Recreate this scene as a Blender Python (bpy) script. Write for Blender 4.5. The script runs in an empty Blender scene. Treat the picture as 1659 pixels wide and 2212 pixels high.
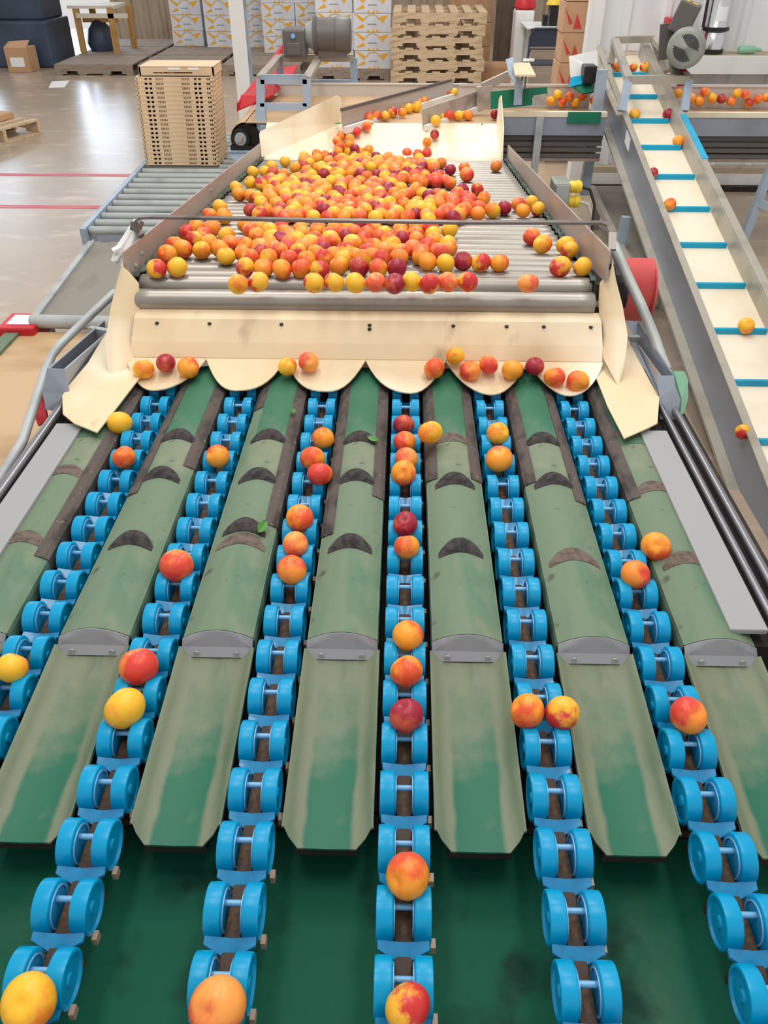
import bpy, bmesh, math, random
from mathutils import Vector, Matrix
random.seed(7)
S = bpy.context.scene
COL = S.collection
PI = math.pi
# ------------------------------------------------------------------ camera, world, lights, exposure
cd = bpy.data.cameras.new('camera'); cam = bpy.data.objects.new('camera', cd); COL.objects.link(cam)
cd.sensor_fit = 'VERTICAL'; cd.sensor_height = 24.0; cd.lens = 1720.0/2212.0*24.0
cd.clip_start = 0.05; cd.clip_end = 100
PITCH, YAW = math.radians(36.4627), math.radians(1.35267)
cam.location = (0, 0, 1.75); cam.rotation_euler = (PI/2-PITCH, 0, YAW)
S.camera = cam
w = bpy.data.worlds.new('world'); S.world = w; w.use_nodes = True
w.node_tree.nodes['Background'].inputs[0].default_value = (1.0, 0.985, 0.96, 1)
w.node_tree.nodes['Background'].inputs[1].default_value = 0.62
S.view_settings.view_transform = 'Standard'; S.view_settings.look = 'None'
S.view_settings.exposure = 0.25; S.view_settings.gamma = 1.0
def area(name, loc, rot, sx, sy, power, col=(1, 1, 1)):
    l = bpy.data.lights.new(name, 'AREA'); l.shape = 'RECTANGLE'; l.size = sx; l.size_y = sy; l.energy = power; l.color = col
    o = bpy.data.objects.new(name, l); COL.objects.link(o); o.location = loc; o.rotation_euler = rot; return o
# added soft fill lights above the line, no fixture seen, and daylight through the open bay on the left
for i, (x, y, pw) in enumerate([(-0.9, 1.2, 24), (0.9, 1.2, 24), (-0.9, 3.6, 30), (0.9, 3.6, 30), (0.0, 6.2, 34), (0.0, 9.5, 60)]):
    area('overhead_fill', (x, y, 4.3), (0, 0, 0), 0.5, 1.6, pw, (1.0, 0.97, 0.92))
area('bay_daylight', (-9.0, 18.6, 1.4), (math.radians(-90), 0, math.radians(25)), 6.0, 2.4, 300, (0.60, 0.78, 1.0))
S.cycles.max_bounces = 7; S.cycles.diffuse_bounces = 3; S.cycles.glossy_bounces = 3
S.cycles.use_denoising = True

# ------------------------------------------------------------------ materials
def lin(c):
    return tuple(((v/255)/12.92 if v/255 <= 0.04045 else ((v/255+0.055)/1.055)**2.4) for v in c)
def mat(name, rgb, rough=0.5, metal=0.0, layers=(), bump=None, coat=0.0, spec=0.5):
    """rgb in sRGB 0-255; layers: (rgb2, scale, lo, hi, stretch, detail)"""
    m = bpy.data.materials.new(name); m.use_nodes = True
    nt = m.node_tree; b = nt.nodes['Principled BSDF']
    b.inputs['Roughness'].default_value = rough; b.inputs['Metallic'].default_value = metal
    b.inputs['Coat Weight'].default_value = coat; b.inputs['Specular IOR Level'].default_value = spec
    c = nt.nodes.new('ShaderNodeRGB'); c.outputs[0].default_value = (*lin(rgb), 1); out = c.outputs[0]
    tc = nt.nodes.new('ShaderNodeTexCoord')
    for (rgb2, sc, lo, hi, st, det) in layers:
        mp = nt.nodes.new('ShaderNodeMapping'); mp.inputs['Scale'].default_value = st
        nt.links.new(tc.outputs['Object'], mp.inputs[0])
        n = nt.nodes.new('ShaderNodeTexNoise'); n.inputs['Scale'].default_value = sc; n.inputs['Detail'].default_value = det
        nt.links.new(mp.outputs[0], n.inputs['Vector'])
        r = nt.nodes.new('ShaderNodeMapRange'); r.inputs[1].default_value = lo; r.inputs[2].default_value = hi; r.clamp = True
        nt.links.new(n.outputs['Fac'], r.inputs[0])
        mx = nt.nodes.new('ShaderNodeMix'); mx.data_type = 'RGBA'
        nt.links.new(r.outputs[0], mx.inputs[0]); nt.links.new(out, mx.inputs[6]); mx.inputs[7].default_value = (*lin(rgb2), 1)
        out = mx.outputs[2]
    nt.links.new(out, b.inputs['Base Color'])
    if bump:
        n = nt.nodes.new('ShaderNodeTexNoise'); n.inputs['Scale'].default_value = bump[0]; n.inputs['Detail'].default_value = 4
        nt.links.new(tc.outputs['Object'], n.inputs['Vector'])
        bp = nt.nodes.new('ShaderNodeBump'); bp.inputs['Strength'].default_value = bump[1]; bp.inputs['Distance'].default_value = 0.01
        nt.links.new(n.outputs['Fac'], bp.inputs['Height']); nt.links.new(bp.outputs[0], b.inputs['Normal'])
    return m
U1 = (1, 1, 1)
M = {}
M['cream'] = mat('cream_sheet', (230, 207, 170), 0.46, 0, [((205, 180, 140), 3.0, .52, .8, (1, 1, 1), 4), ((120, 95, 66), 7.0, .66, .86, (1, .6, .6), 5), ((250, 240, 220), 2.0, .55, .75, U1, 2)])
M['cream_belt'] = mat('cream_belt', (236, 224, 202), 0.5, 0, [((222, 205, 175), 4.0, .5, .8, U1, 3)])
M['chute'] = mat('cream_chute_sheet', (240, 226, 196), 0.45, 0, [((198, 172, 130), 2.2, .56, .78, (2.5, .6, .6), 3), ((250, 240, 218), 3.0, .5, .7, U1, 2)])
M['tan_belt'] = mat('tan_belt', (205, 172, 132), 0.5, 0, [((165, 128, 88), 5.0, .5, .8, (.4, 1, 1), 4)])
M['rail'] = mat('dull_stainless', (180, 167, 158), 0.45, 0.2, [((160, 143, 134), 2.5, .45, .75, (1, .4, 3), 4), ((110, 88, 74), 9.0, .7, .85, U1, 5)])
M['wall_steel'] = mat('light_conveyor_wall', (206, 200, 194), 0.45, 0.15, [((182, 172, 164), 2.5, .5, .75, (1, 1, 3), 4)])
M['roller'] = mat('roller_steel', (156, 150, 142), 0.36, 0.5, [((122, 114, 104), 6.0, .5, .8, (.4, 1, 1), 4)])
M['galv'] = mat('galvanised_steel', (182, 186, 186), 0.5, 0.2, [((150, 154, 156), 6.0, .45, .75, U1, 4)])
M['grey_roller'] = mat('grey_conveyor_roller', (178, 184, 182), 0.4, 0.25, [((150, 156, 154), 5.0, .5, .75, U1, 2)])
M['blue_steel'] = mat('bluish_grey_painted_steel', (168, 184, 202), 0.45, 0.1, [((140, 152, 166), 5.0, .5, .75, U1, 3)])
M['warm_steel'] = mat('warm_grey_steel', (176, 170, 158), 0.42, 0.3, [((150, 142, 128), 6.0, .5, .75, U1, 4)])
M['side_steel'] = mat('side_panel_steel', (150, 158, 172), 0.4, 0.25, [((128, 132, 138), 4.0, .5, .75, (1, .4, 1), 3)])
M['rod'] = mat('dark_polished_rod', (142, 142, 148), 0.28, 0.8)
M['bar'] = mat('worn_flat_bar', (128, 120, 116), 0.4, 0.6, [((90, 76, 66), 8.0, .55, .75, U1, 3)])
M['blue'] = mat('blue_plastic', (0, 152, 202), 0.28, 0, [((0, 112, 158), 5.0, .5, .75, U1, 3)], spec=.28)
M['axle'] = mat('light_blue_axle', (120, 180, 222), 0.35, 0.1)
M['saddle'] = mat('mid_blue_plastic', (14, 140, 192), 0.3, 0, [((20, 104, 160), 16.0, .5, .75, U1, 3)], coat=0.2)
M['carrier'] = mat('brown_grimy_chain', (62, 44, 34), 0.6, 0.2, [((128, 96, 60), 30.0, .5, .75, U1, 4)])
M['stub'] = mat('tan_chain_pin', (176, 150, 132), 0.5, 0.2)
M['cover'] = mat('dusty_green_belting', (106, 126, 102), 0.66, 0, [((72, 116, 90), 5.0, .5, .72, (3, .4, 1), 5), ((134, 138, 114), 9.0, .55, .75, (1, .6, 1), 5), ((78, 88, 70), 30.0, .66, .76, U1, 4)], bump=(300, .08))
M['cover_dark'] = mat('clean_green_belting', (46, 108, 80), 0.6, 0, [((94, 118, 94), 7.0, .5, .72, (2, .7, 1), 4)], bump=(300, .08))
M['trough'] = mat('green_trough_belting', (120, 128, 104), 0.6, 0, [((92, 112, 88), 6.0, .45, .7, (3, .6, 1), 5), ((132, 134, 112), 14.0, .6, .8, (2, .5, 1), 4)], bump=(400, .1))
M['trough_floor'] = mat('worn_green_trough_centre', (46, 114, 88), 0.5, 0, [((122, 140, 112), 7.0, .5, .68, (1.4, .8, 1), 5), ((150, 148, 124), 22.0, .6, .75, U1, 4)], bump=(400, .1))
M['cross'] = mat('dark_green_belt', (8, 86, 64), 0.65, 0, [((14, 90, 70), 2.6, .5, .7, U1, 4), ((58, 96, 74), 4.0, .6, .8, (1, .6, 1), 6), ((2, 52, 40), 9.0, .55, .7, U1, 4)], spec=.2)
M['foam'] = mat('dark_foam', (70, 66, 66), 0.95, 0, [((48, 44, 44), 60.0, .45, .6, U1, 4)], bump=(160, .5))
M['patch'] = mat('worn_glue_patch', (112, 96, 88), 0.9, 0, [((88, 76, 68), 60.0, .45, .6, U1, 4)])
M['strip'] = mat('black_rubber_strip', (88, 78, 74), 0.8, 0, [((50, 44, 42), 24.0, .45, .62, (1, .5, 1), 5), ((140, 124, 106), 60.0, .68, .76, U1, 3)])
M['strip_green'] = mat('dirty_green_chain_strip', (74, 100, 84), 0.6, 0, [((40, 44, 40), 12.0, .4, .6, U1, 4)])
M['dark'] = mat('grimy_steel_and_void_shade', (36, 28, 25), 0.85, 0, [((60, 46, 36), 12.0, .5, .75, U1, 4)])  # near-black tone for dark steel, also painted in as shade of the void
M['cap'] = mat('grey_cap_plate', (152, 152, 158), 0.5, 0.15, [((128, 126, 130), 12.0, .5, .7, U1, 3)])
M['panel'] = mat('light_grey_painted_panel', (158, 158, 160), 0.5, 0.0, [((146, 144, 142), 2.2, .5, .8, (1, .5, 1), 3), ((120, 110, 104), 30.0, .74, .8, U1, 3)])
M['red'] = mat('red_paint', (206, 30, 44), 0.45, 0, [((178, 24, 34), 4.0, .5, .75, U1, 3)])
M['red_faded'] = mat('faded_red_paint', (198, 70, 72), 0.5, 0, [((212, 96, 92), 5.0, .5, .75, U1, 3)])
M['motor'] = mat('motor_grey_paint', (98, 94, 92), 0.45, 0.1)
M['motor_light'] = mat('light_motor_paint', (142, 146, 138), 0.4, 0.1, [((124, 126, 118), 8.0, .5, .7, U1, 3)])
M['black'] = mat('black_plastic', (24, 24, 26), 0.4)
M['white'] = mat('white_paint', (236, 236, 234), 0.5, 0, [((216, 216, 216), 3.0, .5, .8, (2, 2, .3), 3)])
M['white_print'] = mat('white_label', (245, 246, 246), 0.6)
M['wall_white'] = mat('white_ribbed_metal_siding', (232, 234, 236), 0.5, 0.0, [((206, 212, 220), 1.6, .5, .8, (3, 1, .4), 3)])
M['wall_wood'] = mat('tan_board_wall', (190, 172, 152), 0.7, 0, [((160, 142, 122), 6.0, .45, .7, (4, 1, .4), 4)])
M['ledge'] = mat('tan_ledge_top', (186, 170, 146), 0.7, 0, [((150, 132, 108), 9.0, .5, .7, U1, 4)])
M['wood'] = mat('pale_pallet_wood', (206, 182, 150), 0.75, 0, [((170, 142, 110), 5.0, .5, .7, (1, 6, 6), 4), ((120, 96, 72), 14.0, .66, .8, (.4, 3, 3), 4)])
M['wood_grey'] = mat('weathered_pallet_wood', (158, 142, 128), 0.8, 0, [((128, 112, 98), 6.0, .5, .7, (1, 5, 5), 4)])
M['wood_gold'] = mat('golden_table_wood', (196, 152, 92), 0.6, 0, [((168, 120, 66), 8.0, .5, .7, (4, 4, .6), 4)])
M['table_top'] = mat('pale_bench_top', (224, 214, 196), 0.6, 0, [((196, 182, 160), 5.0, .5, .7, (.5, 3, 1), 3)])
M['card'] = mat('brown_cardboard', (200, 158, 122), 0.8, 0, [((178, 134, 98), 5.0, .5, .75, U1, 3)])
M['card_white'] = mat('white_carton', (228, 230, 236), 0.7, 0, [((208, 210, 218), 3.0, .5, .75, U1, 3)])
M['orange_ink'] = mat('orange_ink', (246, 178, 40), 0.7)
M['tan_ink'] = mat('pale_tan_ink', (214, 190, 140), 0.7)
M['grey_ink'] = mat('grey_ink', (140, 146, 150), 0.7)
M['red_ink'] = mat('red_ink', (206, 62, 62), 0.7)
M['crate'] = mat('tan_plastic_crate', (230, 202, 166), 0.5, 0, [((216, 184, 146), 4.0, .5, .75, U1, 3)])
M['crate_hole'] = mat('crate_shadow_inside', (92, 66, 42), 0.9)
M['bin'] = mat('dark_blue_grey_bin', (48, 58, 74), 0.45, 0, [((70, 88, 116), 1.2, .45, .75, U1, 3)])
M['yellow'] = mat('yellow_plastic', (240, 206, 60), 0.4)
M['cyan'] = mat('bright_cyan_plastic', (0, 164, 206), 0.35, 0, [((0, 140, 180), 6.0, .5, .8, U1, 3)])
M['green_flap'] = mat('green_flap_belting', (10, 116, 86), 0.45, 0, [((6, 92, 68), 8.0, .5, .7, U1, 3)])
M['tape'] = mat('grey_duct_tape', (182, 172, 162), 0.35, 0.2, [((150, 140, 130), 12.0, .5, .7, U1, 4)], bump=(40, .4))
M['stainless'] = mat('polished_stainless', (206, 208, 210), 0.15, 0.95)
M['chair'] = mat('dark_blue_chair_metal', (56, 66, 84), 0.45, 0.2)
M['brown_wall'] = mat('dark_brown_curtain', (92, 78, 66), 0.85, 0, [((72, 60, 52), 7.0, .5, .7, (2, 2, .5), 4)])
M['grey_belt'] = mat('grey_conveyor_belt', (138, 132, 122), 0.6, 0, [((116, 110, 102), 4.0, .5, .75, (2, .6, 1), 4)])
M['leaf'] = mat('green_leaf', (72, 132, 48), 0.45)
M['cable_white'] = mat('pale_cable', (206, 204, 198), 0.5)
M['mint'] = mat('mint_plastic', (140, 190, 160), 0.5)
M['concrete'] = mat('polished_concrete', (180, 160, 138), 0.28, 0, [((164, 148, 134), 1.1, .45, .7, U1, 6), ((210, 192, 172), 3.2, .55, .75, (1, 2, 1), 5), ((150, 136, 124), 8.0, .62, .8, (.7, 2.2, 1), 6)])
M['red_line'] = mat('worn_red_floor_paint', (206, 92, 104), 0.5, 0, [((196, 150, 140), 9.0, .5, .72, (.5, 3, 1), 5)])

def trough_wear(m):
    # clean green belting shows along the middle of each trough, worn khaki on the flanks
    nt = m.node_tree; N = nt.nodes.new; L = nt.links.new; b = nt.nodes['Principled BSDF']
    tc = N('ShaderNodeTexCoord'); sp = N('ShaderNodeSeparateXYZ'); L(tc.outputs['Object'], sp.inputs[0])
    n = N('ShaderNodeTexNoise'); n.inputs['Scale'].default_value = 16; n.inputs['Detail'].default_value = 5; L(tc.outputs['Object'], n.inputs['Vector'])
    ab = N('ShaderNodeMath'); ab.operation = 'ABSOLUTE'; L(sp.outputs[0], ab.inputs[0])
    e = N('ShaderNodeMath'); e.operation = 'MULTIPLY_ADD'; e.inputs[1].default_value = .012; L(n.outputs['Fac'], e.inputs[0]); L(ab.outputs[0], e.inputs[2])
    r = N('ShaderNodeMapRange'); r.inputs[1].default_value = .042; r.inputs[2].default_value = .050; r.inputs[3].default_value = 1; r.inputs[4].default_value = 0; L(e.outputs[0], r.inputs[0])
    e2 = N('ShaderNodeMath'); e2.operation = 'MULTIPLY_ADD'; e2.inputs[1].default_value = .42; L(n.outputs['Fac'], e2.inputs[0]); L(sp.outputs[1], e2.inputs[2])
    r2 = N('ShaderNodeMapRange'); r2.inputs[1].default_value = -.56; r2.inputs[2].default_value = -.36; r2.inputs[3].default_value = 1; r2.inputs[4].default_value = 0; L(e2.outputs[0], r2.inputs[0])
    mu = N('ShaderNodeMath'); mu.operation = 'MULTIPLY'; L(r.outputs[0], mu.inputs[0]); L(r2.outputs[0], mu.inputs[1])
    old = b.inputs['Base Color'].links[0].from_socket
    mx = N('ShaderNodeMix'); mx.data_type = 'RGBA'; L(mu.outputs[0], mx.inputs[0]); L(old, mx.inputs[6]); mx.inputs[7].default_value = (*lin((28, 104, 78)), 1)
    L(mx.outputs[2], b.inputs['Base Color'])
trough_wear(M['trough'])

# ------------------------------------------------------------------ mesh helpers
class MB:
    def __init__(s): s.v = []; s.f = []
    def add(s, vs, fs):
        n = len(s.v); s.v += [tuple(v) for v in vs]; s.f += [[i+n for i in f] for f in fs]; return s
    def box(s, x0, x1, y0, y1, z0, z1):
        return s.add([(x0,y0,z0),(x1,y0,z0),(x1,y1,z0),(x0,y1,z0),(x0,y0,z1),(x1,y0,z1),(x1,y1,z1),(x0,y1,z1)],
                     [[0,3,2,1],[4,5,6,7],[0,1,5,4],[1,2,6,5],[2,3,7,6],[3,0,4,7]])
    def beam(s, a, b, wd, ht, up=(0, 0, 1)):
        a, b = Vector(a), Vector(b); d = (b-a).normalized(); u = Vector(up)
        if abs(d.dot(u)) > .95: u = Vector((0, 1, 0))
        r = d.cross(u).normalized(); u = r.cross(d).normalized(); r *= wd/2; u *= ht/2
        vs = [p+k for p in (a, b) for k in (-r-u, r-u, r+u, -r+u)]
        return s.add(vs, [[0,1,2,3][::-1],[4,5,6,7],[0,1,5,4],[1,2,6,5],[2,3,7,6],[3,0,4,7]])
    def tube(s, pts, r, n=12, cap=True):
        pts = [Vector(p) for p in pts]; rings = []; prev = None
        for i, p in enumerate(pts):
            d = (pts[min(i+1, len(pts)-1)]-pts[max(i-1, 0)]).normalized()
            u = Vector((0, 0, 1)) if abs(d.z) < .9 else Vector((0, 1, 0))
            if prev is not None: u = prev
            a = d.cross(u).normalized(); u = a.cross(d).normalized(); prev = u
            rings.append([p+a*(r*math.cos(2*PI*k/n))+u*(r*math.sin(2*PI*k/n)) for k in range(n)])
        vs = [v for q in rings for v in q]; fs = []
        for i in range(len(pts)-1):
            for k in range(n):
                fs.append([i*n+k, i*n+(k+1) % n, (i+1)*n+(k+1) % n, (i+1)*n+k])
        if cap: fs += [list(range(n))[::-1], [(len(pts)-1)*n+k for k in range(n)]]
        return s.add(vs, fs)
    def lathe(s, prof, o, axis='X', n=24, cap=True):
        """prof: (t along axis, radius)"""
        o = Vector(o); vs = []; fs = []
        for (t, r) in prof:
            for k in range(n):
                c, q = r*math.cos(2*PI*k/n), r*math.sin(2*PI*k/n)
                vs.append(o+Vector({'X': (t, c, q), 'Y': (c, t, q), 'Z': (c, q, t)}[axis]))
        for i in range(len(prof)-1):
            for k in range(n): fs.append([i*n+k, i*n+(k+1) % n, (i+1)*n+(k+1) % n, (i+1)*n+k])
        if cap: fs += [list(range(n))[::-1], [(len(prof)-1)*n+k for k in range(n)]]
        else: fs += [[(len(prof)-1)*n+k, (len(prof)-1)*n+(k+1) % n, (k+1) % n, k] for k in range(n)]
        return s.add(vs, fs)
    def plate(s, pts, t=0.004, nrm=None):
        pts = [Vector(p) for p in pts]
        if nrm is None:
            nrm = Vector((0, 0, 0))
            for i in range(len(pts)):
                nrm += (pts[i]-pts[0]).cross(pts[(i+1) % len(pts)]-pts[0])
        nrm = Vector(nrm).normalized()*t/2; n = len(pts)
        return s.add([p+nrm for p in pts]+[p-nrm for p in pts],
                     [list(range(n)), list(range(n, 2*n))[::-1]]+[[i, (i+1) % n, n+(i+1) % n, n+i] for i in range(n)])
    def sheet(s, grid, t=0.004, d=(0, 0, 1)):
        """grid[i][j] points, extruded by t along -d: a bent sheet with real thickness"""
        d = Vector(d).normalized()*t; a = len(grid); b = len(grid[0])
        vs = [Vector(p) for r in grid for p in r]; vs += [v-d for v in vs]; N = a*b; fs = []
        for i in range(a-1):
            for j in range(b-1):
                q = [i*b+j, i*b+j+1, (i+1)*b+j+1, (i+1)*b+j]; fs.append(q); fs.append([k+N for k in q[::-1]])
        e = [i*b for i in range(a)]+[(a-1)*b+j for j in range(1, b)]+[i*b+b-1 for i in range(a-2, -1, -1)]+[j for j in range(b-2, 0, -1)]
        for k in range(len(e)):
            p, q = e[k], e[(k+1) % len(e)]; fs.append([p, q, q+N, p+N])
        return s.add(vs, fs)
    def mesh(s, name, m, org=(0, 0, 0), smooth=False, bevel=0.0):
        me = bpy.data.meshes.new(name); o = Vector(org)
        me.from_pydata([Vector(v)-o for v in s.v], [], s.f)
        bm = bmesh.new(); bm.from_mesh(me)
        bmesh.ops.triangulate(bm, faces=[f for f in bm.faces if len(f.verts) > 4])
        bmesh.ops.recalc_face_normals(bm, faces=bm.faces); bm.to_mesh(me); bm.free()
        me.materials.append(M[m] if isinstance(m, str) else m)
        if smooth:
            for p in me.polygons: p.use_smooth = True
            me.set_sharp_from_angle(angle=math.radians(40))
        return me
def root_loc(p):
    while p.parent: p = p.parent
    return p.location
def tag(o, label=None, cat=None, group=None, kind=None):
    if label: o['label'] = label
    if cat: o['category'] = cat
    if group: o['group'] = group
    if kind: o['kind'] = kind
    return o
def thing(name, label, cat, loc=(0, 0, 0), group=None):
    o = bpy.data.objects.new(name, None); COL.objects.link(o); o.location = loc; o.empty_display_size = .1
    return tag(o, label, cat, group)
def part(name, mb, m, parent, smooth=False, bevel=0.0, label=None):
    me = mb.mesh(name, m, root_loc(parent), smooth)
    o = bpy.data.objects.new(name, me); COL.objects.link(o); o.parent = parent
    if bevel:
        b = o.modifiers.new('bevel', 'BEVEL'); b.width = bevel; b.segments = 2; b.limit_method = 'ANGLE'
    if label: o['label'] = label
    return o
def solo(name, mb, m, label, cat, group=None, loc=(0, 0, 0), smooth=False, bevel=0.0):
    me = mb.mesh(name, m, loc, smooth); o = bpy.data.objects.new(name, me); COL.objects.link(o); o.location = loc
    if bevel:
        b = o.modifiers.new('bevel', 'BEVEL'); b.width = bevel; b.segments = 2; b.limit_method = 'ANGLE'
    return tag(o, label, cat, group)
def struct(name, mb, m, parent=None):
    me = mb.mesh(name, m); o = bpy.data.objects.new(name, me); COL.objects.link(o)
    if parent: o.parent = parent
    else: o['kind'] = 'structure'
    return o
def dup(root, loc, label=None, group=None, cat=None):
    r = root.copy(); COL.objects.link(r); r.location = loc
    if label: r['label'] = label
    if group: r['group'] = group
    for ch in list(root.children):
        c = ch.copy(); COL.objects.link(c); c.parent = r
        for g in ch.children:
            d = g.copy(); COL.objects.link(d); d.parent = c
    return r
ORD = 'first second third fourth fifth sixth seventh eighth ninth tenth eleventh twelfth thirteenth fourteenth fifteenth sixteenth seventeenth eighteenth nineteenth'.split()
for tens, one in (('twent', 'twenty'), ('thirt', 'thirty'), ('fort', 'forty'), ('fift', 'fifty'), ('sixt', 'sixty')): ORD += [tens+'ieth']+[one+'-'+w_ for w_ in ORD[:9]]

# ------------------------------------------------------------------ the setting
struct('floor', MB().box(-14, 8, -3, 19, -0.1, 0), 'concrete')
for i, (y, x1) in enumerate([(7.21, -1.95), (6.25, -1.95)]):
    o = struct('trim_%d' % (i+1), MB().box(-14, x1, y-.04, y+.04, 0, 0.002), 'red_line')
wb = MB().box(-5.35, 8, 16.9, 17.1, 0, 3.2)
for k in range(44): wb.box(-5.3+k*.3, -5.3+k*.3+.03, 16.87, 16.9, 0, 3.2)
struct('wall_back', wb, 'wall_wood')
# white ribbed wall behind the cross conveyor on the right, ledge and base strips
wr = MB().box(1.46, 6.0, 6.98, 7.12, 0, 3.0)
for k in range(15):
    x = 1.6+k*.29; wr.plate([(x, 6.98, .1), (x+.02, 6.955, .1), (x+.07, 6.955, .1), (x+.09, 6.98, .1)], .001)
    wr.sheet([[(x, 6.98, z), (x+.02, 6.955, z), (x+.06, 6.955, z), (x+.08, 6.98, z)] for z in (.1, 3.0)], .004, (0, -1, 0))
struct('wall_right', wr, 'wall_white')
struct('trim_3', MB().box(1.62, 6.0, 6.70, 6.98, .955, .975), 'ledge')
struct('trim_4', MB().box(1.62, 6.0, 6.68, 6.70, .86, .975).box(1.62, 6.0, 6.70, 6.97, .86, .88), 'white')
struct('trim_5', MB().box(1.5, 6.0, 6.86, 6.955, .13, .17), 'ledge')
struct('trim_6', MB().box(1.5, 6.0, 6.86, 6.955, .04, .128), 'white')
struct('baseboard_right', MB().box(1.5, 6.0, 6.80, 6.955, 0, .04), 'dark')
struct('trim_7', MB().box(1.355, 1.45, 6.90, 7.05, 0, 3.0), 'white')
struct('wall_partition', MB().box(1.25, 1.72, 13.0, 13.1, 0, 3.0), 'brown_wall')
t = thing('steel_column', 'white steel I-shaped column standing behind the red belt guard', 'column', (-1.5, 8.5, 0))
part('flange', MB().box(-1.60, -1.47, 8.44, 8.46, 0, 3.0), 'white', t)
part('web', MB().box(-1.545, -1.53, 8.46, 8.62, 0, 3.0).box(-1.60, -1.47, 8.62, 8.64, 0, 3.0), 'blue_steel', t)
t['kind'] = 'structure'

# ------------------------------------------------------------------ sizer: bed, cross belt, side panels
LX = [-.735, -.485, -.235, .015, .265, .515]
DX = [-.86, -.61, -.36, -.11, .14, .39, .64]
t = thing('sizer_frame', 'grey and black steel bed of the fruit sizer under the blue roller lanes', 'machine frame', (-.11, 1.5, 0))
part('void_shade_pan', MB().box(-1.0, .78, .83, 2.5, .44, .475), 'dark', t)  # dark sheet added so the shaded void below the lanes looks black
fr = MB()
for x in DX: fr.box(x-.055, x+.055, .84, 2.27, .475, .535)
part('lane_wall', fr, 'dark', t)
part('side_panel', MB().box(.662, .738, 1.15, 1.925, .608, .622), 'panel', t, bevel=.003)
part('side_panel', MB().box(-.966, -.888, .70, 1.925, .608, .622), 'panel', t, bevel=.003)
part('side_beam', MB().box(.66, .84, 1.14, 2.2, .50, .585), 'dark', t)
part('side_beam', MB().box(-1.02, -.885, 1.14, 2.5, .50, .585), 'dark', t)
part('guard_rod', MB().tube([(.762, .35, .612), (.762, 2.2, .612)], .0095), 'rod', t, smooth=True)
part('guard_rod', MB().tube([(.803, .35, .605), (.803, 2.2, .605)], .0105), 'rod', t, smooth=True)
part('guard_rod', MB().tube([(-.992, .35, .612), (-.992, 2.1, .612)], .0145), 'rod', t, smooth=True)
for x, y in ((-.98, .5), (.80, .5), (-.98, 2.2), (.80, 2.2)): part('leg', MB().box(x-.03, x+.03, y-.03, y+.03, 0, .50), 'galv', t)
t = thing('cross_belt', 'dark green take-away belt running crosswise under the roller lanes', 'conveyor belt', (0, .55, .4))
part('belt', MB().box(-1.6, 1.5, .28, .80, .425, .45), 'cross', t)
part('edge_lip', MB().box(-1.6, 1.5, .803, .822, .40, .47), 'dark', t)
part('support', MB().box(-1.5, -1.4, .35, .75, 0, .42).box(1.3, 1.4, .35, .75, 0, .42), 'galv', t)

# lane dividers: arched cover, foam pads, rubber strips, end cap, trough
def arch(w0, zc, ze, y0, y1, n=10, dz=0.0, ny=2):
    return [[(w0*(2*j/n-1), y0+(y1-y0)*i/(ny-1), ze+(zc-ze)*(1-(2*j/n-1)**2)+dz) for j in range(n+1)] for i in range(ny)]
def foam(yc, hw=.052, L=.05, h=.013, thin=False):
    g = []; ny = 7; nx = 14
    for i in range(ny):
        r = []
        for j in range(nx+1):
            u = 2*j/nx-1; x = hw*u; taper = (1-abs(u)**2.6); yy = yc+(i/(ny-1)-.5)*L*(.34+.66*taper)-.026*u*u
            base = .595+(.617-.595)*(1-(x/.07)**2)
            r.append((x, yy, base+(.0015 if thin else .0015+h*taper*math.sin(PI*i/(ny-1))**.6)))
        g.append(r)
    return MB().sheet(g, .004)
def local(mb, dx, dy=0, dz=0):
    m2 = MB(); m2.f = mb.f; m2.v = [(v[0]+dx, v[1]+dy, v[2]+dz) for v in mb.v]; return m2
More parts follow.
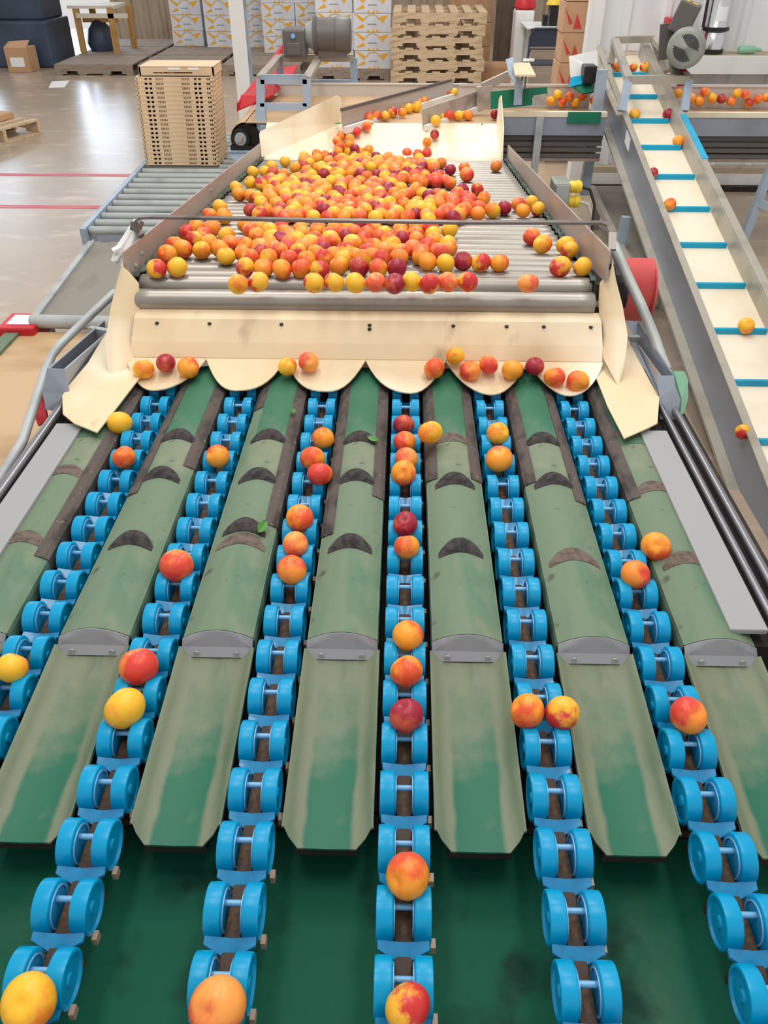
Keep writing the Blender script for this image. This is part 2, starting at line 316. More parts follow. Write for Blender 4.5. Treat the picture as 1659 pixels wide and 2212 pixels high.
def divider(x, label, strips, pads, first_end=1.13):
    t = thing('lane_divider', label, 'lane divider', (x, 1.6, .55), 'green dividers between the roller lanes')
    part('cover', local(MB().sheet(arch(.07, .617, .595, first_end, 2.30), .006), x), 'cover', t, smooth=True)
    if strips:
        part('clean_top', local(MB().sheet([[(p[0], p[1], p[2]+.0012) for p in r] for r in arch(.041, .617, .6095, 1.86, 2.30)], .002), x), 'cover_dark', t, smooth=True)
    sk = MB()
    for sg in (-1, 1):
        sk.sheet([[(x+sg*.07, y, .596), (x+sg*.072, y, .585), (x+sg*.071, y, .555)] for y in (first_end, 2.30)], .003, (sg, 0, 0))
    part('skirt', sk, 'cover', t)
    for sg, ye in strips:
        g = [[(x+sg*a, y, b) for a, b in ((.043, .6115), (.062, .6045), (.0725, .597), (.0735, .56))] for y in (ye, 2.24)]
        part('edge_strip', MB().sheet(g, .003), 'strip', t)
    for yc, kind in pads:
        part('glue_patch' if kind else 'foam_pad', local(foam(yc, thin=bool(kind), hw=.056 if kind else .05, L=.042 if kind else .05), x), 'patch' if kind else 'foam', t, smooth=True)
    # end cap: grey plate leaning out at the end of the arch, two screws
    top = [(x+.071*(2*j/10-1), 1.126, .596+.0225*(1-(2*j/10-1)**2)) for j in range(11)]
    ec = part('end_cap', MB().plate([(x-.071, 1.112, .585)]+top+[(x+.071, 1.112, .585)], .004).plate([(x-.071, 1.112, .587), (x+.071, 1.112, .587), (x+.071, 1.098, .572), (x-.071, 1.098, .572)], .004), 'cap', t)
    for sx in (-.04, .04):
        part('screw', MB().lathe([(-.004, .006), (0, .005), (.001, .003)], (x+sx, 1.102, .5805), 'Y', 10), 'galv', ec, smooth=True)
    # trough: shallow channel of green belting running down towards the cross belt
    prof = [(-.074, .593), (-.0735, .597), (-.070, .596), (-.062, .587), (-.047, .577), (0, .5755), (.047, .577), (.062, .587), (.070, .596), (.0735, .597), (.074, .593)]
    def row(y, f=1.0): return [(x+a*1.02, y, b-.006-.030*(1.1-y)/.4) for a, b in prof]
    last = [(p[0], .712 if abs(a) < .05 else .726 if abs(a) < .065 else .738, p[2]) for p, (a, b) in zip(row(.728), prof)]
    part('under_lip', MB().box(x-.052, x+.052, .715, .74, .518, .536), 'dark', t)
    part('trough', MB().sheet([row(1.108), row(.95), row(.80), last], .004), 'trough', t, smooth=True)
    return t
P3 = [(1.88, 0), (1.69, 0), (1.42, 0)]
divider(DX[0], 'green divider along the left edge of the sizer, half under a grey panel', [(1, 1.36)], [(1.70, 1), (1.42, 1)])
divider(DX[1], 'green lane divider between the first and second roller lanes from the left', [(-1, 1.61), (1, 1.735)], P3)
divider(DX[2], 'green lane divider between the second and third roller lanes, half-torn foam pad', [(-1, 2.05), (1, 1.49)], [(1.885, 0), (1.69, 0), (1.475, 0), (1.425, 1)])
divider(DX[3], 'green lane divider between the third and fourth roller lanes', [(-1, 1.455), (1, 1.61)], P3)
divider(DX[4], 'green lane divider between the fourth and fifth roller lanes', [(-1, 1.69), (1, 1.69)], [(1.885, 1), (1.68, 0), (1.41, 0)])
divider(DX[5], 'green lane divider between the fifth and sixth roller lanes, bare patch at its middle', [(-1, 1.68), (1, 1.60)], [(1.885, 0), (1.685, 0), (1.385, 1)])
divider(DX[6], 'green divider along the right edge of the sizer, half under a grey panel', [(-1, 1.62)], [(1.93, 1), (1.66, 1), (1.38, 1)])

# roller chains: pairs of blue wheels on axles with V saddles and brown carriers
WP = [(0, .008), (0, .034), (.0006, .0375), (.0018, .0388), (.004, .0392), (.022, .0392), (.0248, .0388), (.0256, .0376), (.0255, .034), (.021, .032), (.021, .010), (.024, .008), (.024, 0.001)]
def wheel_pair(): 
    m = MB(); m.lathe([(.0148+t, r) for t, r in WP], (0, 0, 0), 'X', 28); m.lathe([(-.0148-t, r) for t, r in WP], (0, 0, 0), 'X', 28); return m
ax_ = MB().tube([(-.0155, .004, .014), (.0155, .004, .014)], .0048, 10)
for sg in (-1, 1): ax_.lathe([(sg*.0128, .029), (sg*.0128, .0315), (sg*.0146, .0315), (sg*.0146, .029)], (0, 0, 0), 'X', 24, False)
sd = MB()
US = (-1, -.75, -.5, -.25, 0, .25, .5, .75, 1)
sd.sheet([[(.0375*u_, -.039-s_*(.011+.014*(1-abs(u_))), -.002+.006*abs(u_)-s_*(.003+.012*(1-abs(u_)))) for u_ in US] for s_ in (0, .35, .7, 1)], .006)
ca = MB().box(-.0115, .0115, -.05, .045, -.05, -.010).box(-.037, .037, -.066, -.058, -.045, -.018)
st = MB().box(.040, .0475, -.036, -.022, -.04, -.024)
mesh_w = wheel_pair().mesh('wheel_pair', 'blue', smooth=True); mesh_a = ax_.mesh('axle', 'axle', smooth=True)
mesh_s = sd.mesh('saddle', 'saddle', smooth=True); mesh_c = ca.mesh('carrier', 'carrier'); mesh_p = st.mesh('chain_pin', 'stub')
def child(name, me, par, loc=(0, 0, 0)):
    o = bpy.data.objects.new(name, me); COL.objects.link(o); o.parent = par; o.location = loc; return o
for i, x in enumerate(LX):
    t = thing('roller_chain', 'chain of blue roller wheels in the %s sizer lane from the left' % ORD[i], 'roller chain', (x, 1.3, .57), 'blue roller chains of the sizer')
    for k in range(-5, 14):
        y = .896+.1005*k
        wp = child('wheel_pair', mesh_w, t, (0, y-1.3, 0)); wp.rotation_euler = (random.uniform(0, .2), 0, 0)
        wp.rotation_euler = (0, 0, 0)
        child('axle', mesh_a, wp); child('saddle', mesh_s, wp); child('carrier', mesh_c, wp); child('chain_pin', mesh_p, wp)

# ------------------------------------------------------------------ feed apron, lips, wings, corner sheets
t = thing('feed_apron', 'cream plastic apron sheet with screw holes in front of the roller table', 'apron sheet', (-.11, 2.3, .6))
nx = 24
g = []
for (Y, z, xl, xr) in ((2.385, .772, -.835, .615), (2.345, .757, -.838, .618), (2.30, .70, -.845, .622), (2.274, .660, -.848, .622)):
    g.append([(xl+(xr-xl)*j/nx, Y, z) for j in range(nx+1)])
part('sheet', MB().sheet(g, .005), 'cream', t)
for px in ((-.765, 0), (-.60, 0), (-.375, 0), (-.10, 0), (-.10, 1), (.16, 0), (.325, 0), (.44, 0), (.585, 0)):
    y_, z_ = (2.335, .7445) if not px[1] else (2.327, .735)
    part('screw', MB().lathe([(-.002, .006), (.003, .006), (.004, .004)], (px[0], y_-.0, z_+.001), 'Z', 10), 'black', t)
cus = [-.862, -.61, -.36, -.11, .14, .39, .625]
for k in range(6):
    a, b = cus[k], cus[k+1]; g = []
    for i in range(7):
        v = i/6; r = []
        for j in range(17):
            u = 2*j/16-1
            ln = .117*(1-abs(u)**2.3)+.001
            r.append((a+(b-a)*(u+1)/2, 2.274-v*ln*1.17, .657-v*ln*.33-.010*(1-u*u)*math.sin(PI*v)+.003*math.sin(u*5+k)*v))
        g.append(r)
    part('scalloped_lip', MB().sheet(g, .004), 'cream', t, smooth=True)
def sheet_thing(name, label, pts, th=.004, m='cream', cat='chute sheet'):
    c = sum((Vector(p) for p in pts), Vector())/len(pts)
    return solo(name, MB().plate(pts, th), m, label, cat, loc=c)
def wing(label, L, R, Y):
    g = []
    for (a, b) in zip(L, R):
        a, b = Vector(a), Vector(b); m_ = a.lerp(b, .45)+Vector((0, -.018, .0)); g.append([a, a.lerp(m_, .5)+Vector((0, -.005, 0)), m_, m_.lerp(b, .5)+Vector((0, -.004, 0)), b])
    solo('wing_sheet', MB().sheet(g, .004, (0, -1, 0)), 'cream', label, 'chute sheet', loc=g[2][2], smooth=True)
wing('tall cream folded wing sheet at the left end of the roller table', [(-0.8665, 2.4300, 0.9107), (-0.8869, 2.4000, 0.8584), (-0.9074, 2.3600, 0.7917), (-0.9226, 2.2900, 0.7069), (-0.9110, 2.2400, 0.6682), (-0.8908, 2.1700, 0.5934)],
     [(-0.8564, 2.4200, 0.8808), (-0.8255, 2.4100, 0.8449), (-0.8247, 2.3900, 0.7880), (-0.8329, 2.3400, 0.7089), (-0.8369, 2.2700, 0.6547), (-0.8733, 2.1750, 0.6022)], 0)
wing('tall cream folded wing sheet at the right end of the roller table', [(0.6314, 2.4100, 0.8969), (0.6095, 2.4100, 0.8575), (0.6104, 2.3900, 0.8015), (0.6203, 2.3400, 0.7240), (0.6237, 2.2700, 0.6712), (0.6462, 2.1750, 0.6396)],
     [(0.6352, 2.4200, 0.9362), (0.6547, 2.4000, 0.8718), (0.6773, 2.3600, 0.8067), (0.6896, 2.2900, 0.7393), (0.6798, 2.2400, 0.7015), (0.6573, 2.1700, 0.6330)], 0)
for lab, fl in (('cream corner sheet with rounded tip beside the left end of the apron', [(-1.0018, 2.5202, 0.6360), (-0.9863, 2.2724, 0.6360), (-0.9945, 2.1252, 0.6360), (-0.9910, 2.0554, 0.6360), (-0.9525, 1.9495, 0.6360), (-0.9037, 1.8989, 0.6360), (-0.8240, 1.8509, 0.6360), (-0.8104, 1.9985, 0.6360), (-0.7959, 2.1814, 0.6360), (-0.8713, 2.3594, 0.6360)]),
       ('cream corner sheet with clipped tip beside the right end of the apron', [(0.7554, 2.5238, 0.6360), (0.7511, 2.3635, 0.6360), (0.7544, 2.0853, 0.6360), (0.7118, 1.9371, 0.6360), (0.6801, 1.9112, 0.6360), (0.6017, 1.8531, 0.6360), (0.5930, 2.0316, 0.6360), (0.5949, 2.2613, 0.6360), (0.6591, 2.4130, 0.6360)])):
    solo('corner_sheet', MB().plate(fl, .004), 'cream', lab, 'chute sheet', loc=fl[0])
# steel channels outside the corner sheets
t = thing('guide_channel', 'open grey steel channel on the left of the corner sheet', 'steel channel', (-1.04, 2.2, .6))
part('outer_wall', MB().plate([(-1.0395, 2.1200, 0.6944), (-1.0430, 2.6200, 0.6316), (-1.0607, 2.6200, 0.5477), (-1.0658, 2.0800, 0.5766)], .006), 'side_steel', t)
part('inner_wall', MB().plate([(-0.9932, 2.1200, 0.6920), (-1.0014, 2.5500, 0.6280), (-1.0130, 2.5500, 0.5714), (-1.0059, 2.0800, 0.5695)], .006), 'side_steel', t)
part('end_plate', MB().plate([(-1.0387, 2.1100, 0.6993), (-0.9886, 2.1100, 0.6969), (-0.9798, 2.0800, 0.6322), (-1.0053, 2.0600, 0.5776), (-1.0524, 2.0600, 0.5895), (-1.0631, 2.0900, 0.6289)], .006), 'side_steel', t)
part('crossbar', MB().beam((-1.0712, 2.5500, 0.6239), (-0.9820, 2.5000, 0.6334), .02, .03), 'galv', t)
part('red_plate', MB().plate([(-1.1750, 2.3000, 0.5264), (-1.1621, 2.2800, 0.5236), (-1.1269, 2.2000, 0.4753), (-1.1636, 2.2000, 0.4492), (-1.1782, 2.2200, 0.4853)], .01).beam((-1.1614, 2.2700, 0.5121), (-1.0803, 2.2000, 0.5672), .02, .02), 'red', t, label='small red plate')
t = thing('guide_channel', 'open grey steel channel on the right of the corner sheet', 'steel channel', (.78, 2.2, .6))
part('outer_wall', MB().plate([(0.7548, 2.5600, 0.6749), (0.7991, 2.5600, 0.6704), (0.7985, 2.1500, 0.6861), (0.7985, 2.1200, 0.6485), (0.7913, 2.5200, 0.6214)], .006), 'side_steel', t)
part('inner_wall', MB().plate([(0.7543, 2.4600, 0.6399), (0.7761, 2.4600, 0.6369), (0.7592, 2.1400, 0.6801), (0.7592, 2.0600, 0.5809), (0.7539, 2.1000, 0.6433)], .006), 'side_steel', t)
part('end_plate', MB().plate([(0.7503, 2.1300, 0.6850), (0.7970, 2.1300, 0.6871), (0.8012, 2.1100, 0.6613), (0.8171, 2.0900, 0.6312), (0.8084, 2.0500, 0.5780), (0.7571, 2.0500, 0.5789), (0.7561, 2.0900, 0.6335)], .006), 'side_steel', t)
part('green_edge', MB().plate([(0.7951, 2.1400, 0.6955), (0.8337, 2.1600, 0.6860), (0.8474, 2.1500, 0.6610), (0.8492, 2.1200, 0.6154), (0.8212, 2.0600, 0.5505), (0.8224, 2.1000, 0.6259)], .008), 'mint', t)
part('crossbar', MB().beam((0.7543, 2.5000, 0.6301), (0.7927, 2.5000, 0.6305), .02, .03), 'galv', t)
solo('conduit_pipe', MB().tube([(-1.0339, 2.7500, 0.6822), (-1.0684, 2.6200, 0.6654), (-1.1189, 2.4000, 0.6389), (-1.1271, 2.3400, 0.6293), (-1.1220, 2.2600, 0.6165), (-1.0550, 1.8800, 0.5855), (-1.0397, 1.7200, 0.5912), (-1.0257, 1.5000, 0.5908)], .014, 12), 'galv', 'bent grey conduit pipe along the left side of the machine', 'pipe', loc=(-1.1189, 2.4000, 0.6389), smooth=True)
solo('conduit_pipe', MB().tube([(0.7067, 2.7500, 0.8491), (0.6978, 2.6600, 0.8940), (0.6971, 2.6000, 0.8864), (0.7229, 2.5500, 0.8402), (0.7649, 2.4600, 0.7673), (0.7982, 2.3800, 0.7004), (0.8157, 2.3200, 0.6542), (0.8279, 2.2800, 0.6294)], .017, 12), 'galv', 'slanting grey conduit pipe in front of the red guard', 'pipe', loc=(0.7649, 2.4600, 0.7673), smooth=True)

# ------------------------------------------------------------------ roller table
SL = .0872
def tz(y): return .823-SL*(y-2.71)
t = thing('roller_table', 'wide inclined table of steel rollers carrying the heap of nectarines', 'roller conveyor', (-.12, 3.7, 0))
def roller_mb(y, z, r, x0=-.84, x1=.60):
    m = MB().lathe([(x0, r*.55), (x0, r*.92), (x0+.006, r), (x0+.05, r), (x0+.052, r*.985), (x1-.052, r*.985), (x1-.05, r), (x1-.006, r), (x1, r*.92), (x1, r*.55)], (0, y, z), 'X', 20)
    m.tube([(x0-.02, y, z), (x1+.02, y, z)], r*.3, 8); return m
for yy, zz in ((2.412, .791), (2.484, .812), (2.560, .804), (2.635, .796)): part('roller', roller_mb(yy, zz, .0345), 'roller', t, smooth=True)
y = 2.712
while y < 5.15:
    part('roller', roller_mb(y, tz(y)-.033, .033), 'roller', t, smooth=True); y += .0775
part('side_rail', MB().plate([(-.865, 2.42, .842), (-.865, 2.43, .935), (-.865, 5.12, .692), (-.865, 5.12, .60)], .006), 'rail', t)
part('side_rail', MB().plate([(.618, 2.375, .875), (.618, 2.385, .966), (.618, 5.12, .692), (.618, 5.12, .60), (.618, 2.9, .80)], .006), 'rail', t)
for x in (-.868, .622):
    part('chain_frame', MB().add([(x-.02, 2.40, .72), (x+.02, 2.40, .72), (x+.02, 5.15, .53), (x-.02, 5.15, .53), (x-.02, 2.42, .85), (x+.02, 2.42, .85), (x+.02, 5.15, .61), (x-.02, 5.15, .61)], [[0,1,2,3],[4,5,6,7],[0,1,5,4],[1,2,6,5],[2,3,7,6],[3,0,4,7]]), 'dark', t)
    xg = x+(.021 if x < 0 else -.021); g = []
    for k in range(140):
        yy = 2.46+k*.019; g.append([(xg-.009, yy, tz(yy)-.012), (xg-.009, yy, tz(yy)+.004+.007*(k % 4 in (1, 2))), (xg+.009, yy, tz(yy)+.004+.007*(k % 4 in (1, 2)))])
    part('chain_guard_strip', MB().sheet(g, .003), 'strip_green', t)
part('under_pan', MB().add([(-.85, 2.5, .72), (.60, 2.5, .72), (.60, 5.15, .50), (-.85, 5.15, .50), (-.85, 2.5, .74), (.60, 2.5, .74), (.60, 5.15, .52), (-.85, 5.15, .52)], [[0,1,2,3],[4,5,6,7],[0,1,5,4],[1,2,6,5],[2,3,7,6],[3,0,4,7]]), 'dark', t)
part('front_plate', MB().box(-.84, .60, 2.40, 2.44, .60, .745), 'galv', t)
for x, y in ((-.85, 2.7), (.60, 2.7), (-.85, 4.9), (.60, 4.9)): part('leg', MB().box(x-.025, x+.025, y-.025, y+.025, 0, .56), 'galv', t)
for (y, z) in ((2.60, .875), (2.52, .862), (3.7, .79)): part('bolt', MB().lathe([(0, .007), (.004, .007), (.006, .003)], (-.862, y, z), 'X', 10), 'galv', t)
bar = MB()
bp = [(-0.8800, 2.6200, 0.9431), (-0.8719, 2.6200, 0.9699), (-0.8526, 2.6200, 0.9847), (-0.8099, 2.6200, 0.9872), (-0.2553, 2.6200, 0.9800), (0.1922, 2.6200, 0.9766), (0.6366, 2.6200, 0.9789), (0.6581, 2.6000, 0.9763), (0.6605, 2.5600, 0.9654), (0.6525, 2.5000, 0.9310)]
for a, b in zip(bp, bp[1:]): bar.beam(a, b, .024, .008)
solo('hold_down_bar', bar, 'bar', 'thin bent steel bar spanning the roller table above the nectarines', 'steel bar', loc=bp[0])
t = thing('twisted_rag', 'white cloth and foil wrapped around the left end of the steel bar', 'rag', (-0.8895, 2.6200, 0.9251))
rg = MB(); random.seed(3)
for k in range(7):
    a = Vector((-0.8709, 2.6600, 0.9610)); b = Vector((-0.9389, 2.6000, 0.8550)); o = Vector((random.uniform(-.02, .02), random.uniform(-.02, .02), 0))
    rg.tube([a+o*.3, a.lerp(b, .35)+o*.6, a.lerp(b, .7)+o, b+o*1.3+Vector((0, 0, random.uniform(-.03, .03)))], .007+.003*(k % 3), 7)
part('cloth', rg, 'white', t, smooth=True)
part('clamp', MB().tube([(-0.8663, 2.6600, 0.9611), (-0.8760, 2.6400, 0.9370), (-0.8606, 2.6300, 0.9222)], .013, 8), 'bar', t, smooth=True)
t = thing('drive_guard', 'rounded red sheet-metal drive guard on the right of the roller table', 'guard', (.80, 2.62, .74))
g = []
for i in range(13):
    a = -PI*.5+PI*1.15*i/12
    g.append([(x, 2.66-.115*math.cos(a)*.75, .745+.105*math.sin(a)) for x in (.735, .825, .84)])
part('shell', MB().sheet(g, .004, (0, 0, 1)), 'red_faded', t, smooth=True)
part('face_plate', MB().lathe([(0, .10), (.006, .10)], (.835, 2.655, .745), 'X', 24), 'red_faded', t)
part('hub', MB().lathe([(0, .085), (.05, .085), (.05, .03)], (.70, 2.655, .745), 'X', 20), 'black', t)
t = thing('junction_box', 'grey electrical junction box with two outlets on the right rail', 'electrical box', (0.7200, 3.6631, 0.7827))
c = Vector((0.7200, 3.7012, 0.7825))
part('body', MB().box(.665, .735, c.y-.02, c.y+.12, c.z-.07, c.z+.05), 'motor_light', t, bevel=.008)
part('cover_plate', MB().box(.672, .728, c.y-.026, c.y-.02, c.z-.062, c.z+.044), 'galv', t)
for k, (dz, lab) in enumerate(((.025, 'upper'), (-.038, 'lower'))):
    p = thing('power_plug', 'yellow power plug in the %s outlet of the junction box' % lab, 'plug', (.735, c.y+.03, c.z+dz), 'yellow plugs on the junction box')
    part('plug_body', MB().lathe([(0, .022), (.012, .026), (.03, .024), (.034, .028), (.05, .026), (.058, .018)], (.735, c.y+.03, c.z+dz), 'X', 14), 'yellow', p, smooth=True)
    part('cord', MB().tube([(.79, c.y+.03, c.z+dz), (.83, c.y+.02, c.z+dz-.01), (.855, c.y, c.z+dz-.07), (.85, c.y-.05, c.z+dz-.18), (.835, c.y-.1, c.z-.30)], .007, 8), 'black' if k == 0 else 'cable_white', p, smooth=True)

# ------------------------------------------------------------------ feed chute between cross conveyor and roller table
t = thing('feed_chute', 'cream sheet chute dropping fruit from the cross conveyor to the roller table', 'chute', (0, 5.3, .6))
part('back_sheet', MB().sheet([[(-.86+1.45*j/12, y, z) for j in range(13)] for y, z in ((5.425, .752), (5.10, .625), (5.075, .60))], .004), 'chute', t)
part('left_panel', MB().plate([(-0.8658, 5.1400, 0.7395), (-0.8575, 5.1500, 0.7554), (-0.4175, 5.4500, 0.9035), (-0.3932, 5.4600, 0.8841), (-0.3867, 5.4300, 0.7514), (-0.8551, 5.0800, 0.6081)], .005), 'chute', t)
part('right_panel', MB().plate([(0.5841, 5.0700, 0.6205), (0.5697, 5.4000, 0.7532), (0.5765, 5.4200, 0.8941), (0.5843, 5.4000, 0.9124), (0.5914, 5.2000, 0.7726)], .006), 'chute', t)
for x in (-.2, .14, .48): part('screw', MB().lathe([(0, .005), (.003, .004)], (x, 5.41, .75), 'Z', 8), 'black', t)

# ------------------------------------------------------------------ cross conveyor
t = thing('cross_conveyor', 'tan belt conveyor crossing behind the roller table between steel walls', 'belt conveyor', (.6, 5.7, 0))
bl = MB().box(-1.0, 1.24, 5.44, 5.95, .744, .75).box(1.66, 3.4, 5.44, 5.95, .744, .75).box(-1.0, .36, 5.95, 6.40, .744, .75).box(-1.0, 1.24, 5.44, 5.95, .545, .551).box(1.66, 3.4, 5.44, 5.95, .545, .551)
bl.sheet([[(-1.0-.105*math.sin(a), yy, .6475+.1025*math.cos(a)) for yy in (5.44, 6.40)] for a in [PI*i/14 for i in range(15)]], .006, (-1, 0, 0))
part('belt', bl, 'tan_belt', t, smooth=True)
part('end_pulley', MB().lathe([(5.46, .02), (5.46, .092), (6.38, .092), (6.38, .02)], (-1.0, 0, .6475), 'Y', 28), 'dark', t, smooth=True)
br = part('bearing', MB().lathe([(5.40, .03), (5.40, .055), (5.44, .058), (5.44, .03)], (-1.03, 0, .66), 'Y', 24).box(-1.10, -.96, 5.405, 5.44, .59, .62), 'black', t, smooth=True)
part('bearing_ring', MB().lathe([(5.388, .016), (5.388, .036), (5.40, .038), (5.40, .016)], (-1.03, 0, .66), 'Y', 20), 'galv', br, smooth=True)
part('shaft', MB().lathe([(5.37, .016), (5.39, .017), (5.42, .017)], (-1.03, 0, .66), 'Y', 14), 'tape', br, smooth=True)
part('bearing_bracket', MB().plate([(-1.12, 5.40, .592), (-.86, 5.40, .592), (-.87, 5.38, .53), (-.96, 5.37, .49), (-1.10, 5.39, .55)], .006).box(-1.12, -.86, 5.385, 5.5, .584, .592), 'blue_steel', t)
part('far_wall', MB().box(.36, 1.24, 5.965, 5.975, .66, .885).box(1.66, 3.4, 5.965, 5.975, .66, .885).box(.36, 1.24, 5.955, 5.985, .88, .892).box(1.66, 3.4, 5.955, 5.985, .88, .892), 'wall_steel', t)
part('far_wall', MB().box(-.92, .40, 6.40, 6.41, .70, .826).box(-.92, .40, 6.39, 6.42, .822, .832), 'wall_steel', t)
part('near_rail', MB().box(.61, 1.24, 5.395, 5.44, .795, .822).box(1.66, 3.4, 5.395, 5.44, .795, .822).box(.61, 1.24, 5.43, 5.438, .74, .80).box(1.66, 3.4, 5.43, 5.438, .74, .80), 'cream_belt', t)
part('side_panel', MB().box(.60, 1.24, 5.40, 5.43, .69, .795).box(1.66, 3.4, 5.40, 5.43, .69, .795), 'side_steel', t)
ud = MB().box(.60, 1.24, 5.44, 5.96, .63, .69).box(1.66, 3.4, 5.44, 5.96, .63, .69)
for k in range(4): ud.box(.60, 1.24, 5.425, 5.44, .555+.035*k, .578+.035*k).box(1.66, 3.4, 5.425, 5.44, .555+.035*k, .578+.035*k)
part('ribbed_underside', ud, 'motor', t)
part('lower_trim', MB().box(.60, 1.24, 5.42, 5.45, .535, .552).box(1.66, 3.4, 5.42, 5.45, .535, .552), 'wood_grey', t)
part('left_panel', MB().box(-.90, -.40, 5.40, 5.43, .52, .735), 'blue_steel', t)
for x, y in ((.83, 5.39), (.66, 5.75), (3.1, 5.4), (1.72, 5.8), (-.8, 5.9)): part('leg', MB().box(x-.022, x+.022, y-.015, y+.015, 0, .80 if y < 5.5 and x < 1 else .62), 'galv', t)
# diverter guides
d1a, d1b = Vector((-0.3703, 5.2200, 0.7467)), Vector((0.3636, 6.3400, 0.7654))
d1c, d1d = Vector((-0.3779, 5.2200, 0.8604)), Vector((0.3258, 6.3400, 0.8619))
t = thing('diverter_guide', 'long grey steel diverter guide with dark top edge across the belt', 'diverter', d1a)
part('plate', MB().plate([d1a, d1b, d1d, d1c], .006), 'rail', t)
part('top_edge', MB().beam(d1c, d1d, .014, .016), 'motor', t)
part('foot_rail', MB().beam(d1a+Vector((.012, -.02, .006)), d1b+Vector((.012, -.02, .006)), .024, .036), 'white', t)
d2a, d2b = Vector((0.1148, 5.3600, 0.7325)), Vector((0.4805, 5.7400, 0.7835))
d2c, d2d = Vector((0.1032, 5.3600, 0.8410)), Vector((0.4908, 5.7400, 0.8912))
t = thing('diverter_guide', 'short taped diverter guide in the middle of the belt', 'diverter', d2a)
part('plate', MB().plate([d2a, d2b, d2d, d2c], .008), 'tape', t)
part('foot_rail', MB().beam(d2a+Vector((.012, -.02, .006)), d2b+Vector((.012, -.02, .006)), .026, .032), 'white', t)
part('tape_wrap', MB().beam((0.5134, 5.7000, 0.7850), (0.5035, 5.7000, 0.9183), .10, .05, (0, 1, 0)), 'tape', t)
part('arm', MB().beam((0.4921, 5.7000, 0.9130), (0.6738, 5.7800, 0.9758), .02, .05), 'rail', t)
t = thing('belt_flap', 'green rubber flap standing on the conveyor edge behind the white post', 'flap', (.7, 5.46, .8))
part('flap', MB().plate([(0.5250, 5.4700, 0.9217), (0.6932, 5.4700, 0.9374), (0.8667, 5.4700, 0.9481), (0.8751, 5.4700, 0.9026), (0.7828, 5.4700, 0.8920), (0.7877, 5.4700, 0.8484), (0.5328, 5.4700, 0.8241)], .006), 'green_flap', t)
part('grey_patch', MB().plate([(0.7859, 5.4600, 0.9038), (0.8666, 5.4600, 0.9143), (0.8715, 5.4600, 0.8504), (0.7922, 5.4600, 0.8475)], .004), 'tape', t)
solo('rubber_patch', MB().box(1.0, 1.20, 5.385, 5.396, .76, .825), 'green_flap', 'green rubber patch hanging over the conveyor rail by the incline', 'rubber patch', loc=(1.1, 5.39, .79))
t = thing('bracket_arm', 'blue-grey bent bracket holding a wooden plate above the conveyor', 'bracket', (0.6960, 5.4200, 0.8538))
part('post', MB().beam((0.6901, 5.4200, 0.8563), (0.6867, 5.4200, 0.9748), .05, .006, (0, 1, 0)).beam((0.6867, 5.4200, 0.9748), (0.6667, 5.6200, 0.9973), .05, .006).beam((0.6667, 5.6200, 0.9973), (0.6431, 5.6600, 1.0781), .045, .006, (0, 1, 0)), 'blue_steel', t)
part('wood_plate', MB().plate([(0.6765, 5.7241, 1.0400), (0.7835, 5.7680, 1.0400), (0.7555, 5.2334, 1.0400), (0.6366, 5.2481, 1.0400)], .01), 'cream', t)
part('threaded_rod', MB().tube([(0.7710, 5.7500, 1.0550), (0.7672, 5.7500, 0.8960)], .006, 8), 'bar', t)
part('handle', MB().beam((0.7415, 5.7500, 1.0587), (0.8113, 5.7500, 1.0589), .016, .014), 'white', t)

# ------------------------------------------------------------------ motor stand and gear motor, red guard
t = thing('motor_stand', 'blue-grey angle-iron stand over the end of the cross conveyor', 'stand', (-0.9126, 5.6312, 0.9650))
A_ = (-0.8887, 5.5000, 0.9808); B_ = (-0.6034, 5.5000, 0.9817); C_ = (-0.9027, 5.5000, 0.8290); D_ = (-0.6121, 5.5000, 0.8301)
zt = A_[2]
E_ = (-0.9184, 6.5983, 0.9650); F_ = (-0.3766, 6.6111, 0.9650); G_ = (-0.6279, 6.5558, 0.9650); H_ = (-0.3647, 6.3500, 0.8670); I_ = (-0.6802, 6.3500, 0.8630)
part('front_frame', MB().beam(A_, B_, .03, .05).beam(C_, D_, .03, .04).beam(A_, C_, .05, .03).beam(B_, D_, .05, .03), 'blue_steel', t)
part('top_frame', MB().beam(A_, E_, .05, .04).beam(B_, G_, .05, .03).beam(E_, F_, .05, .045), 'warm_steel', t)
part('back_frame', MB().beam(F_, (F_[0], F_[1], .70), .05, .04).beam((E_[0], E_[1], .80), (F_[0], F_[1], .80), .04, .05).beam(E_, (E_[0], E_[1], .70), .05, .04), 'blue_steel', t)
part('leg', MB().beam(C_, (C_[0], C_[1]-.06, 0), .06, .05), 'blue_steel', t)
part('leg', MB().beam(D_, (D_[0]-.08, D_[1], .52), .05, .04), 'blue_steel', t)
part('leg', MB().beam((F_[0], F_[1], .70), (F_[0], F_[1], 0), .05, .04), 'blue_steel', t)
part('leg', MB().beam((E_[0], E_[1], .70), (E_[0], E_[1], 0), .05, .04), 'blue_steel', t)
p0 = Vector((-0.7809, 6.4500, 1.0031)); bz = E_[2]+.025
t = thing('gear_motor', 'dark grey gear motor with square gearbox on the angle-iron stand', 'motor', (p0.x, p0.y, bz))
gx0, gx1 = (-0.8559, 6.4200, 1.0063)[0], (-0.6987, 6.4200, 1.0068)[0]; gt = (-0.7667, 6.4200, 1.1663)[2]
part('gearbox', MB().box(gx0, gx1, 6.36, 6.60, bz, gt), 'motor', t, bevel=.015)
part('cover_plate', MB().box(gx0+.03, gx1-.03, 6.345, 6.36, bz+.02, gt-.08), 'motor', t, bevel=.006)
part('breather_cap', MB().lathe([(0, .016), (.012, .016), (.014, .01)], ((gx0+gx1)/2, 6.345, gt-.04), 'Y', 12), 'axle', t)
